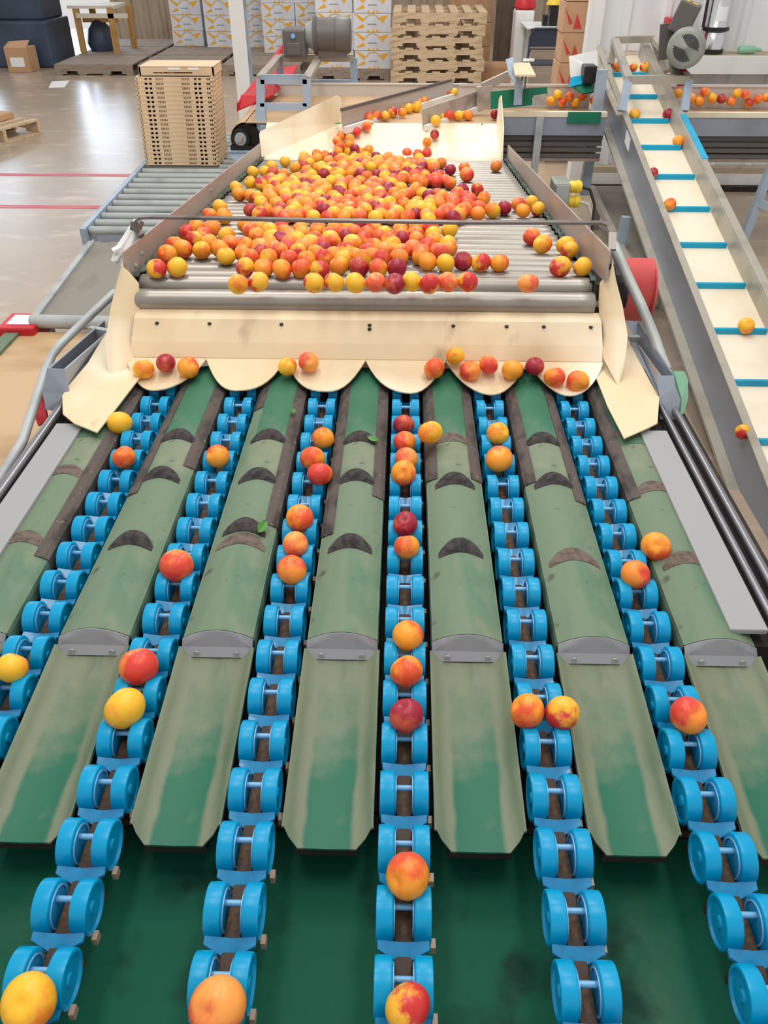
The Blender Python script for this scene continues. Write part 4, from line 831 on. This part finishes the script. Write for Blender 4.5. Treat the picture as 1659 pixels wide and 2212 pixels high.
solo('cart_stand_in', MB().lathe([(0, .18), (.1, .22), (.3, .18), (.42, .06)], (-4.78, 14.36, .14), 'Z', 16), 'bin', 'dark cart, simplified to a bag shape, under the wooden work table', 'bag', loc=(-4.78, 14.36, .14), smooth=True)  # black cart reduced to a rounded bag shape
t = thing('shipping_box', 'open brown cardboard box with white label on the floor before the bin', 'box', (-5.6, 13.25, 0))
part('carton', MB().box(-5.79, -5.46, 13.05, 13.40, 0, .31), 'card', t, bevel=.006)
part('flap', MB().plate([(-5.79, 13.05, .31), (-5.46, 13.05, .31), (-5.43, 13.16, .40), (-5.74, 13.16, .38)], .005), 'card', t)
part('label_sticker', MB().box(-5.73, -5.53, 13.045, 13.05, .07, .19), 'white_print', t)
solo('paper_sheet', MB().plate([(-4.7131, 11.6941, 0.0020), (-4.8632, 12.2283, 0.0020), (-4.6485, 12.3138, 0.0020), (-4.5245, 11.7728, 0.0020)], .003), 'white_print', 'white sheet of paper lying on the concrete floor', 'paper', loc=(-4.6847, 11.9967, 0.0020))

# ------------------------------------------------------------------ nectarines
def peach_mat(name, base, blush, lo, hi):
    m = bpy.data.materials.new(name); m.use_nodes = True; nt = m.node_tree; b = nt.nodes['Principled BSDF']
    N = nt.nodes.new; L = nt.links.new
    tc = N('ShaderNodeTexCoord'); oi = N('ShaderNodeObjectInfo')
    sep = N('ShaderNodeSeparateXYZ'); L(tc.outputs['Object'], sep.inputs[0])
    ad = N('ShaderNodeVectorMath'); ad.operation = 'ADD'; sc = N('ShaderNodeVectorMath'); sc.operation = 'SCALE'
    cmb = N('ShaderNodeCombineXYZ'); mu = N('ShaderNodeMath'); mu.operation = 'MULTIPLY'; mu.inputs[1].default_value = 37.0
    L(oi.outputs['Random'], mu.inputs[0]); L(mu.outputs[0], cmb.inputs[0]); L(mu.outputs[0], cmb.inputs[2])
    L(tc.outputs['Object'], ad.inputs[0]); L(cmb.outputs[0], ad.inputs[1])
    n1 = N('ShaderNodeTexNoise'); n1.inputs['Scale'].default_value = 1.3; n1.inputs['Detail'].default_value = 3; L(ad.outputs[0], n1.inputs['Vector'])
    n2 = N('ShaderNodeTexNoise'); n2.inputs['Scale'].default_value = 9; n2.inputs['Detail'].default_value = 4; L(ad.outputs[0], n2.inputs['Vector'])
    g = N('ShaderNodeMath'); g.operation = 'MULTIPLY_ADD'; g.inputs[1].default_value = .30; L(sep.outputs[0], g.inputs[0]); L(n1.outputs['Fac'], g.inputs[2])
    g2 = N('ShaderNodeMath'); g2.operation = 'MULTIPLY_ADD'; g2.inputs[1].default_value = .16; L(n2.outputs['Fac'], g2.inputs[0]); L(g.outputs[0], g2.inputs[2])
    r = N('ShaderNodeMapRange'); r.interpolation_type = 'SMOOTHSTEP'; r.inputs[1].default_value = lo+.08; r.inputs[2].default_value = hi+.08; L(g2.outputs[0], r.inputs[0])
    mx = N('ShaderNodeMix'); mx.data_type = 'RGBA'; L(r.outputs[0], mx.inputs[0]); mx.inputs[6].default_value = (*lin(base), 1); mx.inputs[7].default_value = (*lin(blush), 1)
    L(mx.outputs[2], b.inputs['Base Color']); b.inputs['Roughness'].default_value = .42; b.inputs['Specular IOR Level'].default_value = .35
    b.inputs['Coat Weight'].default_value = .25; b.inputs['Coat Roughness'].default_value = .2
    return m
PM = {'y': peach_mat('nectarine_yellow', (250, 190, 44), (242, 132, 44), .45, .85), 'o': peach_mat('nectarine_orange', (252, 160, 44), (232, 84, 42), .38, .78),
      'p': peach_mat('nectarine_salmon', (250, 160, 74), (236, 92, 62), .35, .75), 'm': peach_mat('nectarine_blushed', (250, 184, 50), (206, 48, 44), .40, .68),
      'r': peach_mat('nectarine_red', (250, 146, 52), (222, 62, 48), .26, .72), 'd': peach_mat('nectarine_dark_red', (206, 84, 52), (158, 24, 50), .12, .46)}
def peach_verts(nu=24, nv=16, seed=0):
    rnd = random.Random(seed); ph = rnd.uniform(0, 6); vs = []; fs = []
    for i in range(nv+1):
        th = PI*i/nv
        for j in range(nu):
            a = 2*PI*j/nu
            r = 1+.03*math.cos(2*a+ph)*math.sin(th)**2
            da = math.atan2(math.sin(a), math.cos(a))
            r -= .055*math.exp(-(da/.22)**2)*math.sin(th)**.7*(1 if i not in (0, nv) else 0)
            dip = .20*math.exp(-(th/.30)**2)+.05*math.exp(-((PI-th)/.16)**2)
            z = (math.cos(th)*(1-dip*(1 if th < 1 else .3)))*(.95)
            vs.append((r*math.sin(th)*math.cos(a), r*math.sin(th)*math.sin(a), z))
    for i in range(nv):
        for j in range(nu): fs.append([i*nu+j, i*nu+(j+1) % nu, (i+1)*nu+(j+1) % nu, (i+1)*nu+j])
    return vs, fs
PMESH = {}
for c in PM:
    for s_ in range(2):
        mb = MB(); mb.add(*peach_verts(seed=s_)); me = mb.mesh('nectarine', PM[c], smooth=False)
        for p in me.polygons: p.use_smooth = True
        PMESH[c, s_] = me
CNAME = {'y': 'yellow', 'o': 'orange', 'p': 'salmon-orange', 'm': 'red-blushed yellow', 'r': 'red', 'd': 'dark red'}
DATA = {
    'L': '-0.788 2.201 0.654 326 y;-0.722 2.220 0.666 298 d;-0.651 2.207 0.658 340 o;-0.347 2.213 0.661 290 y;-0.284 2.228 0.670 312 p;0.101 2.212 0.661 324 o;0.165 2.251 0.685 290 y;0.209 2.206 0.657 323 r;0.266 2.225 0.669 296 r;0.338 2.210 0.660 337 o;0.406 2.222 0.667 290 d;0.464 2.189 0.647 336 o;0.533 2.178 0.640 349 o',
    'X': '-0.288 5.483 0.783 315 o;-0.223 5.431 0.783 295 r;-0.228 5.632 0.783 290 p;-0.175 5.486 0.783 297 r;-0.118 5.487 0.783 297 m;-0.132 5.672 0.783 290 o;-0.077 5.598 0.783 320 m;-0.088 5.830 0.783 290 r;-0.016 5.600 0.783 290 o;0.027 5.734 0.783 309 y;-0.032 5.792 0.783 290 y;0.078 5.794 0.783 348 y;0.087 5.957 0.783 301 o;0.133 6.000 0.783 290 o;0.172 6.219 0.783 293 r;0.230 6.221 0.783 290 o;0.283 6.267 0.783 290 d;0.346 6.280 0.794 290 y;0.222 5.495 0.783 290 y;0.280 5.496 0.783 315 r;0.339 5.498 0.783 297 y;0.352 5.646 0.783 290 d;0.398 5.517 0.783 333 r;0.293 5.682 0.783 290 y;0.391 5.754 0.783 290 y;0.568 5.539 0.783 290 d',
    'F': '-0.318 5.373 0.771 290 m;-0.345 5.307 0.745 290 m;-0.289 5.270 0.731 290 r;-0.230 5.324 0.752 291 o;0.191 5.382 0.775 326 y;0.183 5.247 0.722 290 d;0.138 5.173 0.693 302 y;-0.382 5.232 0.716 290 r;-0.403 5.180 0.696 290 o;-0.330 5.206 0.706 290 p;-0.328 5.154 0.686 290 o;-0.383 5.132 0.677 290 o;-0.394 5.080 0.657 290 o;-0.295 5.112 0.669 290 d',
    'M': '0.967 5.900 0.802 300 y;1.010 5.900 0.842 300 y;1.043 5.900 0.794 300 o;1.089 5.900 0.830 300 o;1.131 5.900 0.791 300 y;1.175 5.900 0.830 300 o;1.255 5.900 0.809 300 r',
    'R': '1.891 5.900 0.823 300 o;1.948 5.900 0.804 314 o;1.971 5.900 0.859 300 o;2.029 5.900 0.823 331 y;2.090 5.900 0.820 300 d;2.157 5.900 0.805 300 r;2.187 5.900 0.854 300 y;2.244 5.900 0.843 300 p;2.276 5.900 0.795 300 m;2.328 5.900 0.820 300 o;2.385 5.900 0.829 300 o;1.800 5.900 0.852 300 o',
    'I': '1.378 5.288 0.831 333 m;1.580 5.290 0.831 360 d;1.565 4.951 0.751 343 o;1.349 4.589 0.666 280 d;1.369 4.266 0.590 321 o;1.484 3.272 0.356 359 y;1.293 2.631 0.205 297 m;1.398 5.989 0.996 335 o;1.494 5.968 0.991 304 m;1.571 5.976 0.993 334 m',
    '1': '-0.791 1.935 0.618 352 y;-0.728 1.758 0.618 317 o;-0.728 1.019 0.618 300 y',
    '2': '-0.482 1.770 0.618 318 o;-0.486 1.323 0.618 380 r;-0.489 1.028 0.618 380 r;-0.487 0.928 0.618 374 y;-0.474 0.444 0.618 356 y',
    '3': '-0.211 1.869 0.618 304 o;-0.230 1.765 0.618 329 o;-0.204 1.691 0.618 331 r;-0.235 1.503 0.618 340 o;-0.234 1.403 0.618 304 p;-0.232 1.315 0.618 333 r;-0.227 0.445 0.618 376 p',
    '4': '0.009 1.946 0.618 300 d;0.012 1.854 0.618 302 r;0.017 1.771 0.618 300 p;0.010 1.700 0.618 332 o;0.015 1.487 0.618 300 d;0.018 1.401 0.618 300 o;0.021 1.122 0.618 320 o;0.018 1.028 0.618 322 o;0.018 0.924 0.618 313 d;0.020 0.628 0.618 335 o;0.020 0.451 0.618 300 m',
    '5': '0.269 1.904 0.618 320 y;0.261 1.774 0.618 365 o;0.234 0.939 0.618 314 o;0.296 0.936 0.618 305 m',
    '6': '0.581 1.414 0.618 335 o;0.513 1.317 0.618 320 r;0.519 0.936 0.618 329 r',
    '7': '0.080 1.843 0.655 334 y',
    'T': '-0.751 4.074 0.732 317 y;-0.691 4.024 0.737 324 m;-0.610 3.962 0.741 315 m;-0.747 3.755 0.761 334 o;-0.656 3.678 0.767 318 m;-0.616 3.556 0.777 315 y;-0.587 3.664 0.767 315 o;-0.556 4.045 0.736 336 r;-0.539 4.199 0.722 326 y;-0.507 3.876 0.749 315 p;-0.537 3.768 0.758 315 y;-0.522 3.602 0.773 315 p;-0.441 3.685 0.766 315 y;-0.382 3.711 0.763 315 y;-0.301 3.951 0.742 315 o;-0.241 3.737 0.761 315 o;-0.303 3.506 0.781 315 p;0.323 4.316 0.716 375 r;0.347 3.929 0.744 315 m;0.357 3.697 0.764 315 o;0.245 3.794 0.758 336 o;0.176 3.731 0.761 315 o;0.227 4.098 0.729 315 o;0.163 4.615 0.687 343 y;0.057 3.862 0.756 374 o;0.212 3.520 0.780 315 o;0.061 3.570 0.775 315 o;0.001 3.549 0.777 315 r;-0.060 3.565 0.776 318 y;0.000 3.736 0.762 315 o;-0.171 3.699 0.764 315 o;-0.079 4.095 0.730 317 o;-0.093 4.233 0.720 339 y;-0.144 4.095 0.730 317 p;-0.024 4.119 0.728 318 o;-0.000 4.243 0.718 328 y;-0.025 4.731 0.679 364 o;-0.213 4.113 0.729 319 o;-0.778 2.466 0.872 321 m;-0.716 2.480 0.872 330 y;-0.789 2.637 0.859 333 o;-0.800 2.786 0.844 315 o;-0.755 2.719 0.852 335 o;-0.689 2.711 0.850 315 y;-0.628 2.726 0.850 327 o;-0.590 2.633 0.857 315 y;-0.610 2.805 0.842 315 r;-0.646 2.936 0.832 325 y;-0.730 2.933 0.831 315 r;-0.753 2.876 0.836 315 m;-0.802 2.970 0.828 315 m;-0.790 3.070 0.819 315 o;-0.724 3.040 0.825 353 r;-0.785 3.288 0.800 315 o;-0.720 3.266 0.804 331 o;-0.776 3.454 0.787 329 m;-0.553 2.782 0.844 315 o;-0.538 2.666 0.854 315 r;-0.480 2.665 0.855 315 d;-0.504 2.608 0.859 315 o;-0.502 2.494 0.869 315 m;-0.441 2.487 0.870 315 o;-0.444 2.610 0.859 315 y;-0.489 2.300 0.886 315 y;-0.433 2.325 0.884 315 m;-0.533 2.931 0.831 315 o;-0.571 3.015 0.825 324 o;-0.498 3.010 0.824 315 y;-0.610 3.120 0.815 315 o;-0.636 3.403 0.790 315 d;-0.579 3.293 0.803 351 m;-0.571 3.397 0.791 315 o;-0.441 2.870 0.837 315 d;-0.380 2.874 0.837 318 y;-0.438 2.995 0.826 315 r;-0.464 3.066 0.819 315 r;-0.388 3.040 0.822 315 o;-0.321 2.887 0.835 315 r;-0.321 3.042 0.822 315 o;-0.282 2.787 0.845 325 r;-0.249 2.842 0.839 315 o;-0.267 2.960 0.829 315 r;-0.255 3.030 0.829 315 o;-0.418 2.682 0.858 315 r;-0.398 2.738 0.848 315 r;-0.343 2.766 0.847 330 p;-0.356 2.692 0.852 315 m;-0.293 2.672 0.854 315 o;-0.375 2.603 0.860 315 p;-0.316 2.587 0.862 315 o;-0.262 2.613 0.859 315 r;-0.381 2.474 0.871 315 o;-0.322 2.484 0.870 315 o;-0.261 2.474 0.871 315 m;-0.204 2.518 0.868 326 y;-0.195 2.608 0.859 315 y;-0.140 2.502 0.869 324 d;-0.132 2.604 0.861 328 y;-0.196 2.720 0.850 318 m;-0.178 2.804 0.846 350 y;-0.206 2.921 0.832 315 d;-0.140 2.871 0.836 315 r;-0.165 3.109 0.816 315 d;-0.111 3.078 0.818 315 o;-0.213 3.073 0.819 315 y;-0.265 2.321 0.884 315 m;-0.205 2.328 0.884 315 m;-0.141 2.325 0.884 315 y;-0.080 2.334 0.883 315 p;-0.023 2.313 0.887 315 d;-0.078 2.495 0.869 315 o;-0.018 2.498 0.869 316 d;-0.120 2.711 0.850 315 r;-0.100 2.774 0.845 315 o;-0.061 2.727 0.849 315 p;-0.070 2.612 0.859 315 r;-0.070 2.987 0.826 315 y;-0.050 2.868 0.837 315 o;-0.034 2.799 0.843 315 y;-0.012 2.961 0.829 315 r;-0.009 3.052 0.821 315 o;-0.004 2.704 0.851 315 o;-0.012 2.635 0.857 315 r;-0.515 3.338 0.796 315 r;-0.479 3.256 0.803 315 r;-0.461 3.369 0.793 315 y;-0.450 3.437 0.787 315 y;-0.423 3.280 0.801 315 r;-0.362 3.269 0.802 315 y;-0.355 3.474 0.784 315 m;-0.284 3.338 0.796 315 y;-0.240 3.265 0.802 315 o;-0.300 3.269 0.802 315 r;-0.265 3.399 0.790 315 o;-0.178 3.296 0.800 323 p;-0.225 3.460 0.785 315 p;-0.159 3.381 0.795 340 y;-0.120 3.462 0.785 315 d;-0.111 3.260 0.803 315 y;-0.045 3.269 0.802 320 o;-0.165 3.502 0.781 315 o;0.037 3.396 0.793 341 y;0.109 3.416 0.790 324 y;0.018 3.271 0.802 315 o;0.097 3.285 0.804 315 p;0.101 3.221 0.806 315 y;0.148 3.317 0.798 315 o;0.172 3.396 0.791 315 p;0.201 3.272 0.801 315 d;0.243 3.386 0.794 340 o;0.305 3.358 0.794 315 r;0.372 3.424 0.791 343 y;0.499 3.434 0.787 315 o;0.051 3.091 0.817 315 r;0.047 2.979 0.827 315 r;0.050 2.877 0.836 315 r;0.106 3.068 0.820 315 r;0.110 2.972 0.828 315 y;0.110 2.884 0.835 315 o;0.175 3.053 0.822 326 y;0.087 2.787 0.844 315 r;0.126 2.699 0.854 338 p;0.158 2.830 0.840 315 y;0.157 2.756 0.846 315 o;0.060 2.649 0.856 315 o;0.082 2.581 0.862 315 o;0.139 2.562 0.864 315 y;0.197 2.591 0.861 318 d;0.255 2.572 0.863 315 m;0.315 2.573 0.862 315 o;0.029 2.345 0.882 315 y;0.081 2.315 0.887 315 m;0.137 2.341 0.883 315 p;0.197 2.347 0.882 315 m;0.377 2.337 0.883 315 p;0.470 2.950 0.830 315 r;0.496 3.565 0.776 315 r;0.559 3.607 0.772 316 m;0.565 3.466 0.785 315 m;0.492 2.826 0.843 337 y;0.571 2.813 0.844 336 y;0.572 2.750 0.848 320 m;0.503 2.520 0.870 344 m;0.574 2.524 0.869 315 m',
    'S': '-0.791 4.395 0.704 317 m;-0.732 4.420 0.701 315 y;-0.684 4.383 0.705 315 d;-0.722 4.600 0.686 315 y;-0.671 4.772 0.671 317 m;-0.619 4.334 0.709 315 r;-0.665 4.176 0.723 315 p;-0.616 4.128 0.727 315 y;-0.625 3.850 0.751 315 o;-0.795 3.933 0.744 315 m;-0.689 3.729 0.762 315 o;-0.589 4.560 0.689 315 o;-0.585 4.976 0.653 315 y;-0.575 4.841 0.665 315 p;-0.520 5.066 0.645 315 r;-0.499 4.872 0.663 323 o;-0.465 5.015 0.649 315 r;-0.528 4.715 0.676 315 y;-0.543 4.600 0.686 315 d;-0.514 4.448 0.699 315 r;-0.460 4.530 0.693 325 o;-0.473 4.313 0.711 315 y;-0.413 4.342 0.708 315 d;-0.425 4.479 0.696 315 y;-0.479 4.216 0.719 315 o;-0.434 4.135 0.726 315 y;-0.485 4.056 0.733 315 d;-0.445 4.011 0.737 315 d;-0.548 3.547 0.778 315 o;-0.465 3.628 0.771 315 d;-0.416 3.535 0.779 315 o;-0.425 3.879 0.749 315 r;-0.450 3.813 0.754 315 p;-0.343 3.614 0.772 315 d;-0.365 3.859 0.750 315 o;-0.358 4.111 0.729 315 y;-0.349 4.265 0.715 315 o;-0.350 4.399 0.703 315 r;-0.328 4.456 0.698 315 r;-0.275 4.372 0.706 315 o;-0.401 4.547 0.690 315 p;-0.341 4.632 0.683 315 o;-0.280 4.632 0.683 315 r;-0.301 4.819 0.667 315 y;-0.359 4.908 0.660 325 y;-0.419 4.923 0.658 315 d;-0.429 4.814 0.667 315 p;-0.270 4.133 0.726 315 r;-0.324 4.162 0.724 315 y;-0.405 3.965 0.745 315 o;-0.315 3.714 0.763 315 o;-0.301 3.840 0.752 315 d;-0.241 3.617 0.771 315 r;-0.231 3.908 0.746 315 o;-0.289 3.577 0.775 315 r;-0.244 3.519 0.780 315 r;-0.398 5.144 0.643 315 o;-0.338 5.144 0.643 315 y;0.207 4.743 0.673 315 m;0.247 4.505 0.694 315 d;0.327 4.581 0.687 315 o;0.275 3.904 0.746 315 d;0.229 3.693 0.765 315 m;0.295 3.655 0.768 315 r;0.273 3.597 0.773 315 r;0.204 4.173 0.723 315 p;0.160 4.130 0.727 315 r;0.168 4.363 0.706 315 d;0.110 4.281 0.714 315 y;0.112 3.729 0.762 315 d;0.153 3.553 0.777 315 o;0.118 3.603 0.773 315 p;-0.012 3.937 0.744 315 y;0.024 3.792 0.756 315 r;-0.072 3.948 0.743 315 d;-0.111 3.825 0.753 315 y;-0.103 3.661 0.768 315 r;-0.189 3.848 0.751 315 y;-0.142 4.310 0.711 315 d;-0.039 4.302 0.712 315 d;-0.046 4.517 0.694 324 p;0.017 4.412 0.702 315 d;0.052 4.480 0.697 321 y;0.055 4.309 0.711 315 p;0.054 4.153 0.725 315 o;0.015 4.584 0.687 315 y;0.096 4.693 0.680 336 p;0.029 4.769 0.671 315 r;-0.063 4.822 0.667 315 r;-0.108 4.862 0.663 315 r;-0.093 4.978 0.653 315 o;-0.164 4.975 0.653 315 d;-0.149 4.804 0.671 344 y;-0.149 4.640 0.684 331 o;-0.090 4.622 0.684 315 o;-0.108 4.492 0.695 315 y;-0.214 4.665 0.680 315 p;-0.178 4.576 0.688 315 y;-0.233 4.417 0.702 316 p;-0.188 4.269 0.715 315 r;-0.234 4.022 0.736 315 p;-0.252 4.887 0.661 315 m;-0.042 3.806 0.755 315 o;-0.218 3.794 0.757 315 o;-0.164 3.978 0.740 315 o;-0.130 3.928 0.745 315 p;0.087 4.917 0.658 315 y;0.136 5.128 0.640 315 r;0.082 5.090 0.643 315 r;0.018 5.142 0.638 315 r;-0.228 4.990 0.652 315 y;-0.266 5.144 0.639 315 o;-0.214 5.144 0.655 315 o;-0.292 4.987 0.652 315 d;-0.686 2.821 0.841 315 o;-0.397 3.351 0.795 315 o;-0.390 3.424 0.791 315 r;-0.223 3.349 0.795 315 y;-0.092 3.319 0.797 315 y;0.049 3.323 0.797 315 d;0.427 3.484 0.783 315 d;0.035 2.758 0.848 315 p;0.504 4.645 0.682 315 m;-0.297 3.665 0.765 311 y;-0.381 3.793 0.756 339 o;-0.369 4.830 0.666 338 r;-0.097 3.519 0.780 332 y;-0.220 2.977 0.825 311 r;-0.545 3.063 0.819 331 o;0.194 3.451 0.783 311 p;-0.088 4.681 0.677 314 p;-0.331 4.343 0.708 329 y;-0.163 4.702 0.676 328 r;-0.519 3.997 0.737 325 y;-0.464 3.922 0.744 327 p;-0.545 4.106 0.727 320 y;0.108 3.526 0.779 333 y;-0.193 3.562 0.775 327 r;-0.231 2.656 0.854 319 o;0.071 3.463 0.785 335 y;-0.001 4.187 0.722 339 m;-0.281 3.768 0.757 327 d;-0.042 3.321 0.795 311 p;-0.075 4.752 0.670 315 p;-0.044 4.458 0.697 328 m;-0.103 2.655 0.854 321 o;0.105 4.351 0.705 313 r;-0.451 3.573 0.775 332 r;-0.402 2.819 0.840 321 r;-0.162 3.789 0.755 325 p;0.087 3.800 0.754 323 y;-0.091 3.398 0.790 326 r;-0.554 3.931 0.742 315 y;-0.277 2.734 0.847 317 d;-0.119 3.573 0.774 326 p;-0.305 3.453 0.786 338 o;-0.513 3.428 0.787 323 d;-0.086 2.934 0.829 310 r;-0.330 3.395 0.791 334 d;-0.157 3.634 0.768 316 y;-0.035 4.378 0.703 310 o;0.027 4.710 0.674 310 m;-0.479 3.740 0.759 315 y;0.216 3.578 0.775 340 r;0.276 3.534 0.778 326 r;-0.609 3.739 0.760 324 p;-0.409 2.923 0.830 315 p;-0.512 3.655 0.768 338 o;-0.563 4.899 0.657 313 r;-0.613 4.190 0.720 318 p;-0.630 4.050 0.734 334 m;-0.376 4.493 0.694 329 d;-0.170 4.028 0.734 319 d;-0.327 4.578 0.687 330 p;0.082 4.752 0.670 315 r;-0.070 3.621 0.771 333 d;-0.159 2.650 0.854 321 o;-0.391 4.623 0.682 315 r;-0.286 4.936 0.654 316 y;-0.034 3.677 0.765 320 o;-0.063 4.569 0.688 327 p;-0.477 2.917 0.831 322 y;-0.101 3.735 0.761 334 r;-0.448 4.593 0.685 324 y;-0.325 2.824 0.841 339 m;-0.220 4.826 0.665 324 p;-0.674 4.114 0.727 327 d;0.277 3.728 0.760 318 r;0.153 4.725 0.673 319 y;-0.365 3.928 0.742 312 o;0.260 3.454 0.784 323 o;0.318 3.477 0.784 340 m;-0.399 4.432 0.699 318 y;-0.077 3.875 0.749 332 d;0.055 4.365 0.705 323 r;-0.447 2.753 0.844 310 r;-0.501 4.141 0.726 337 p;0.126 4.178 0.721 325 m;-0.489 2.719 0.848 321 r;0.215 3.634 0.770 339 p;-0.029 4.628 0.684 338 p;0.012 4.512 0.691 311 o;-0.396 3.649 0.768 333 p;-0.508 4.268 0.713 317 d;-0.221 4.337 0.709 339 d;-0.095 4.329 0.708 320 r;-0.413 4.065 0.730 315 p;-0.253 4.558 0.690 338 m;-0.386 4.014 0.737 338 o;0.045 3.511 0.780 329 y;-0.307 4.086 0.729 322 p;0.060 4.206 0.718 315 o;-0.115 4.046 0.733 327 r;0.154 3.656 0.765 310 o;-0.468 3.499 0.781 330 r;-0.027 3.376 0.792 329 y;-0.055 4.190 0.721 326 r;0.222 3.322 0.798 339 m;-0.370 2.968 0.827 322 m;0.051 4.652 0.681 328 p;-0.293 4.011 0.735 317 r;0.081 4.549 0.688 310 d;-0.263 2.900 0.833 330 y;-0.166 3.436 0.787 328 p;-0.499 2.779 0.842 311 o;0.090 4.111 0.727 321 o;-0.200 4.761 0.672 337 o;-0.574 3.834 0.751 316 r;-0.355 3.538 0.778 333 o;0.086 4.427 0.701 335 d;-0.047 3.433 0.786 326 m;-0.265 4.775 0.669 319 p;0.155 3.783 0.755 318 r;-0.137 4.749 0.671 320 p;-0.185 3.017 0.821 311 o;-0.474 2.825 0.839 318 o;0.103 4.611 0.683 315 d;-0.002 2.893 0.834 332 d;-0.055 4.048 0.734 337 y;-0.332 4.759 0.669 311 o;0.163 4.236 0.718 339 o;-0.296 3.891 0.747 327 y;0.062 2.705 0.849 318 p;-0.276 4.445 0.697 315 r;0.158 4.554 0.690 339 o;-0.115 4.380 0.703 319 r;-0.142 3.871 0.748 320 r;0.180 4.299 0.711 327 r;-0.136 2.970 0.827 330 m;-0.244 4.712 0.674 319 d;-0.464 3.312 0.796 318 r;-0.230 3.965 0.741 337 p',
}
random.seed(21)
def read(z): return [(float(a), float(b), float(c), float(r)*1e-4, k) for a, b, c, r, k in (e.split() for e in DATA[z].split(';') if e)]
def nectarine(p, label, group):
    x, y, z, r, k = p
    o = bpy.data.objects.new('nectarine', PMESH[k, random.randint(0, 1)]); COL.objects.link(o)
    o.location = (x, y, z); o.scale = (r, r, r*random.uniform(.94, 1.0)); o.rotation_euler = (random.uniform(-.9, .9), random.uniform(-.9, .9), random.uniform(0, 6.28))
    return tag(o, label, 'nectarine', group)
def ordered(z, where, group, key):
    L = sorted(read(z), key=key)
    for i, p in enumerate(L): nectarine(p, '%s nectarine, %s' % (CNAME[p[4]], where % ORD[i]), group)
ordered('L', '%s from the left on the scalloped cream lip', 'nectarines rolling over the cream lip', lambda p: p[0])
for k in range(1, 7):
    ordered(str(k), '%%s from the camera in the %s blue roller lane' % ORD[k-1], 'nectarines riding the blue roller lanes', lambda p: p[1])
p = read('7')[0]; nectarine(p, 'yellow nectarine stuck on the green divider beside the fourth lane', 'nectarines riding the blue roller lanes')
ordered('X', '%s from the left on the belt between the steel diverters', 'nectarines on the cross conveyor belt', lambda p: p[0])
ordered('F', '%s from the left tumbling down the cream feed chute', 'nectarines falling down the feed chute', lambda p: p[0])
ordered('M', '%s from the left on the belt by the green flap', 'nectarines on the cross conveyor belt', lambda p: p[0])
ordered('R', '%s from the left on the belt beyond the incline', 'nectarines on the cross conveyor belt', lambda p: p[0])
ordered('I', '%s from the bottom on the cleated incline', 'nectarines riding up the incline', lambda p: p[1])
T = read('T'); zones = {}
for p in T:
    if p[1] < 2.70: zn = ('in the front row at the table edge', 'all')
    elif p[1] < 3.46 and p[0] > .33: zn = ('in the sparse group by the right rail', 'all')
    elif p[1] < 3.46: zn = ('in front of the steel bar', p[4])
    else: zn = ('in the heap beyond the steel bar', p[4])
    zones.setdefault(zn, []).append(p)
for (where, kk), L in zones.items():
    L.sort(key=lambda p: p[0]/max(p[1], .1))
    for i, p in enumerate(L):
        lab = '%s nectarine, %s from the left %s' % (CNAME[p[4]], ORD[i], where) if kk == 'all' else '%s %s nectarine from the left %s' % (ORD[i], CNAME[p[4]], where)
        nectarine(p, lab, 'nectarines on the roller table')
# the small, mostly hidden remainder of the heap
mb = MB(); sv, sf = peach_verts(14, 9, 1); sets = {k: MB() for k in PM}; slots = []
for (x, y, z, r, k) in read('S'):
    R_ = Matrix.Rotation(random.uniform(0, 6.28), 3, 'Z') @ Matrix.Rotation(random.uniform(-.9, .9), 3, 'X')
    mb.add([tuple(R_ @ Vector(v)*r+Vector((x, y, z))) for v in sv], sf); slots += [k]*len(sf)
me = mb.mesh('nectarine_heap', PM['o']); me.materials.clear(); ks = list(PM)
for k in ks: me.materials.append(PM[k])
ids = [ks.index(k) for k in slots]
hp = bpy.data.objects.new('nectarine_heap', me); COL.objects.link(hp)
for pl_ in me.polygons:
    pl_.use_smooth = True; pl_.material_index = ids[pl_.index] if pl_.index < len(ids) else 0
tag(hp, 'crowded heap of small orange and red nectarines at the back of the roller table', 'nectarines', None, 'stuff')

# leaves that came in with the fruit
def leaf(loc, yaw, L, label, tilt=.2, m='leaf'):
    g = []
    for i in range(7):
        u_ = i/6; w_ = .22*L*math.sin(PI*u_)**.8
        g.append([(L*(u_-.5), s_*w_, .12*L*(u_-.5)**2+.04*L*abs(s_)) for s_ in (-1, 0, 1)])
    o = solo('leaf', MB().sheet(g, .0008), m, label, 'leaf', 'loose leaves'); o.location = loc; o.rotation_euler = (tilt, 0, yaw); return o
leaf((-0.3174, 1.4575, 0.6250), 1.3, .05, 'curled green leaf by the torn foam pad on the divider', .6)
leaf((-0.3092, 2.0083, 0.6220), 1.6, .032, 'green leaf at the edge of the divider right of the second lane', .3)
leaf((-0.0733, 1.8537, 0.6260), -.6, .04, 'small green leaf beside the foam pad of the middle divider', .3)
leaf((-0.2151, 2.5624, 0.8600), 0.0, .04, 'small green leaf lying on a yellow nectarine near the table front', .4)
leaf((0.0028, 2.9868, 0.8000), .2, .06, 'pale green leaf between nectarines before the steel bar', .3, 'mint')
leaf((-0.6391, 3.1396, 0.7700), .7, .04, 'dark green leaf on the bare rollers at the left', .3)
leaf((-0.4072, 5.3543, 0.7600), .3, .05, 'green leaf at the top of the left chute panel', .3)
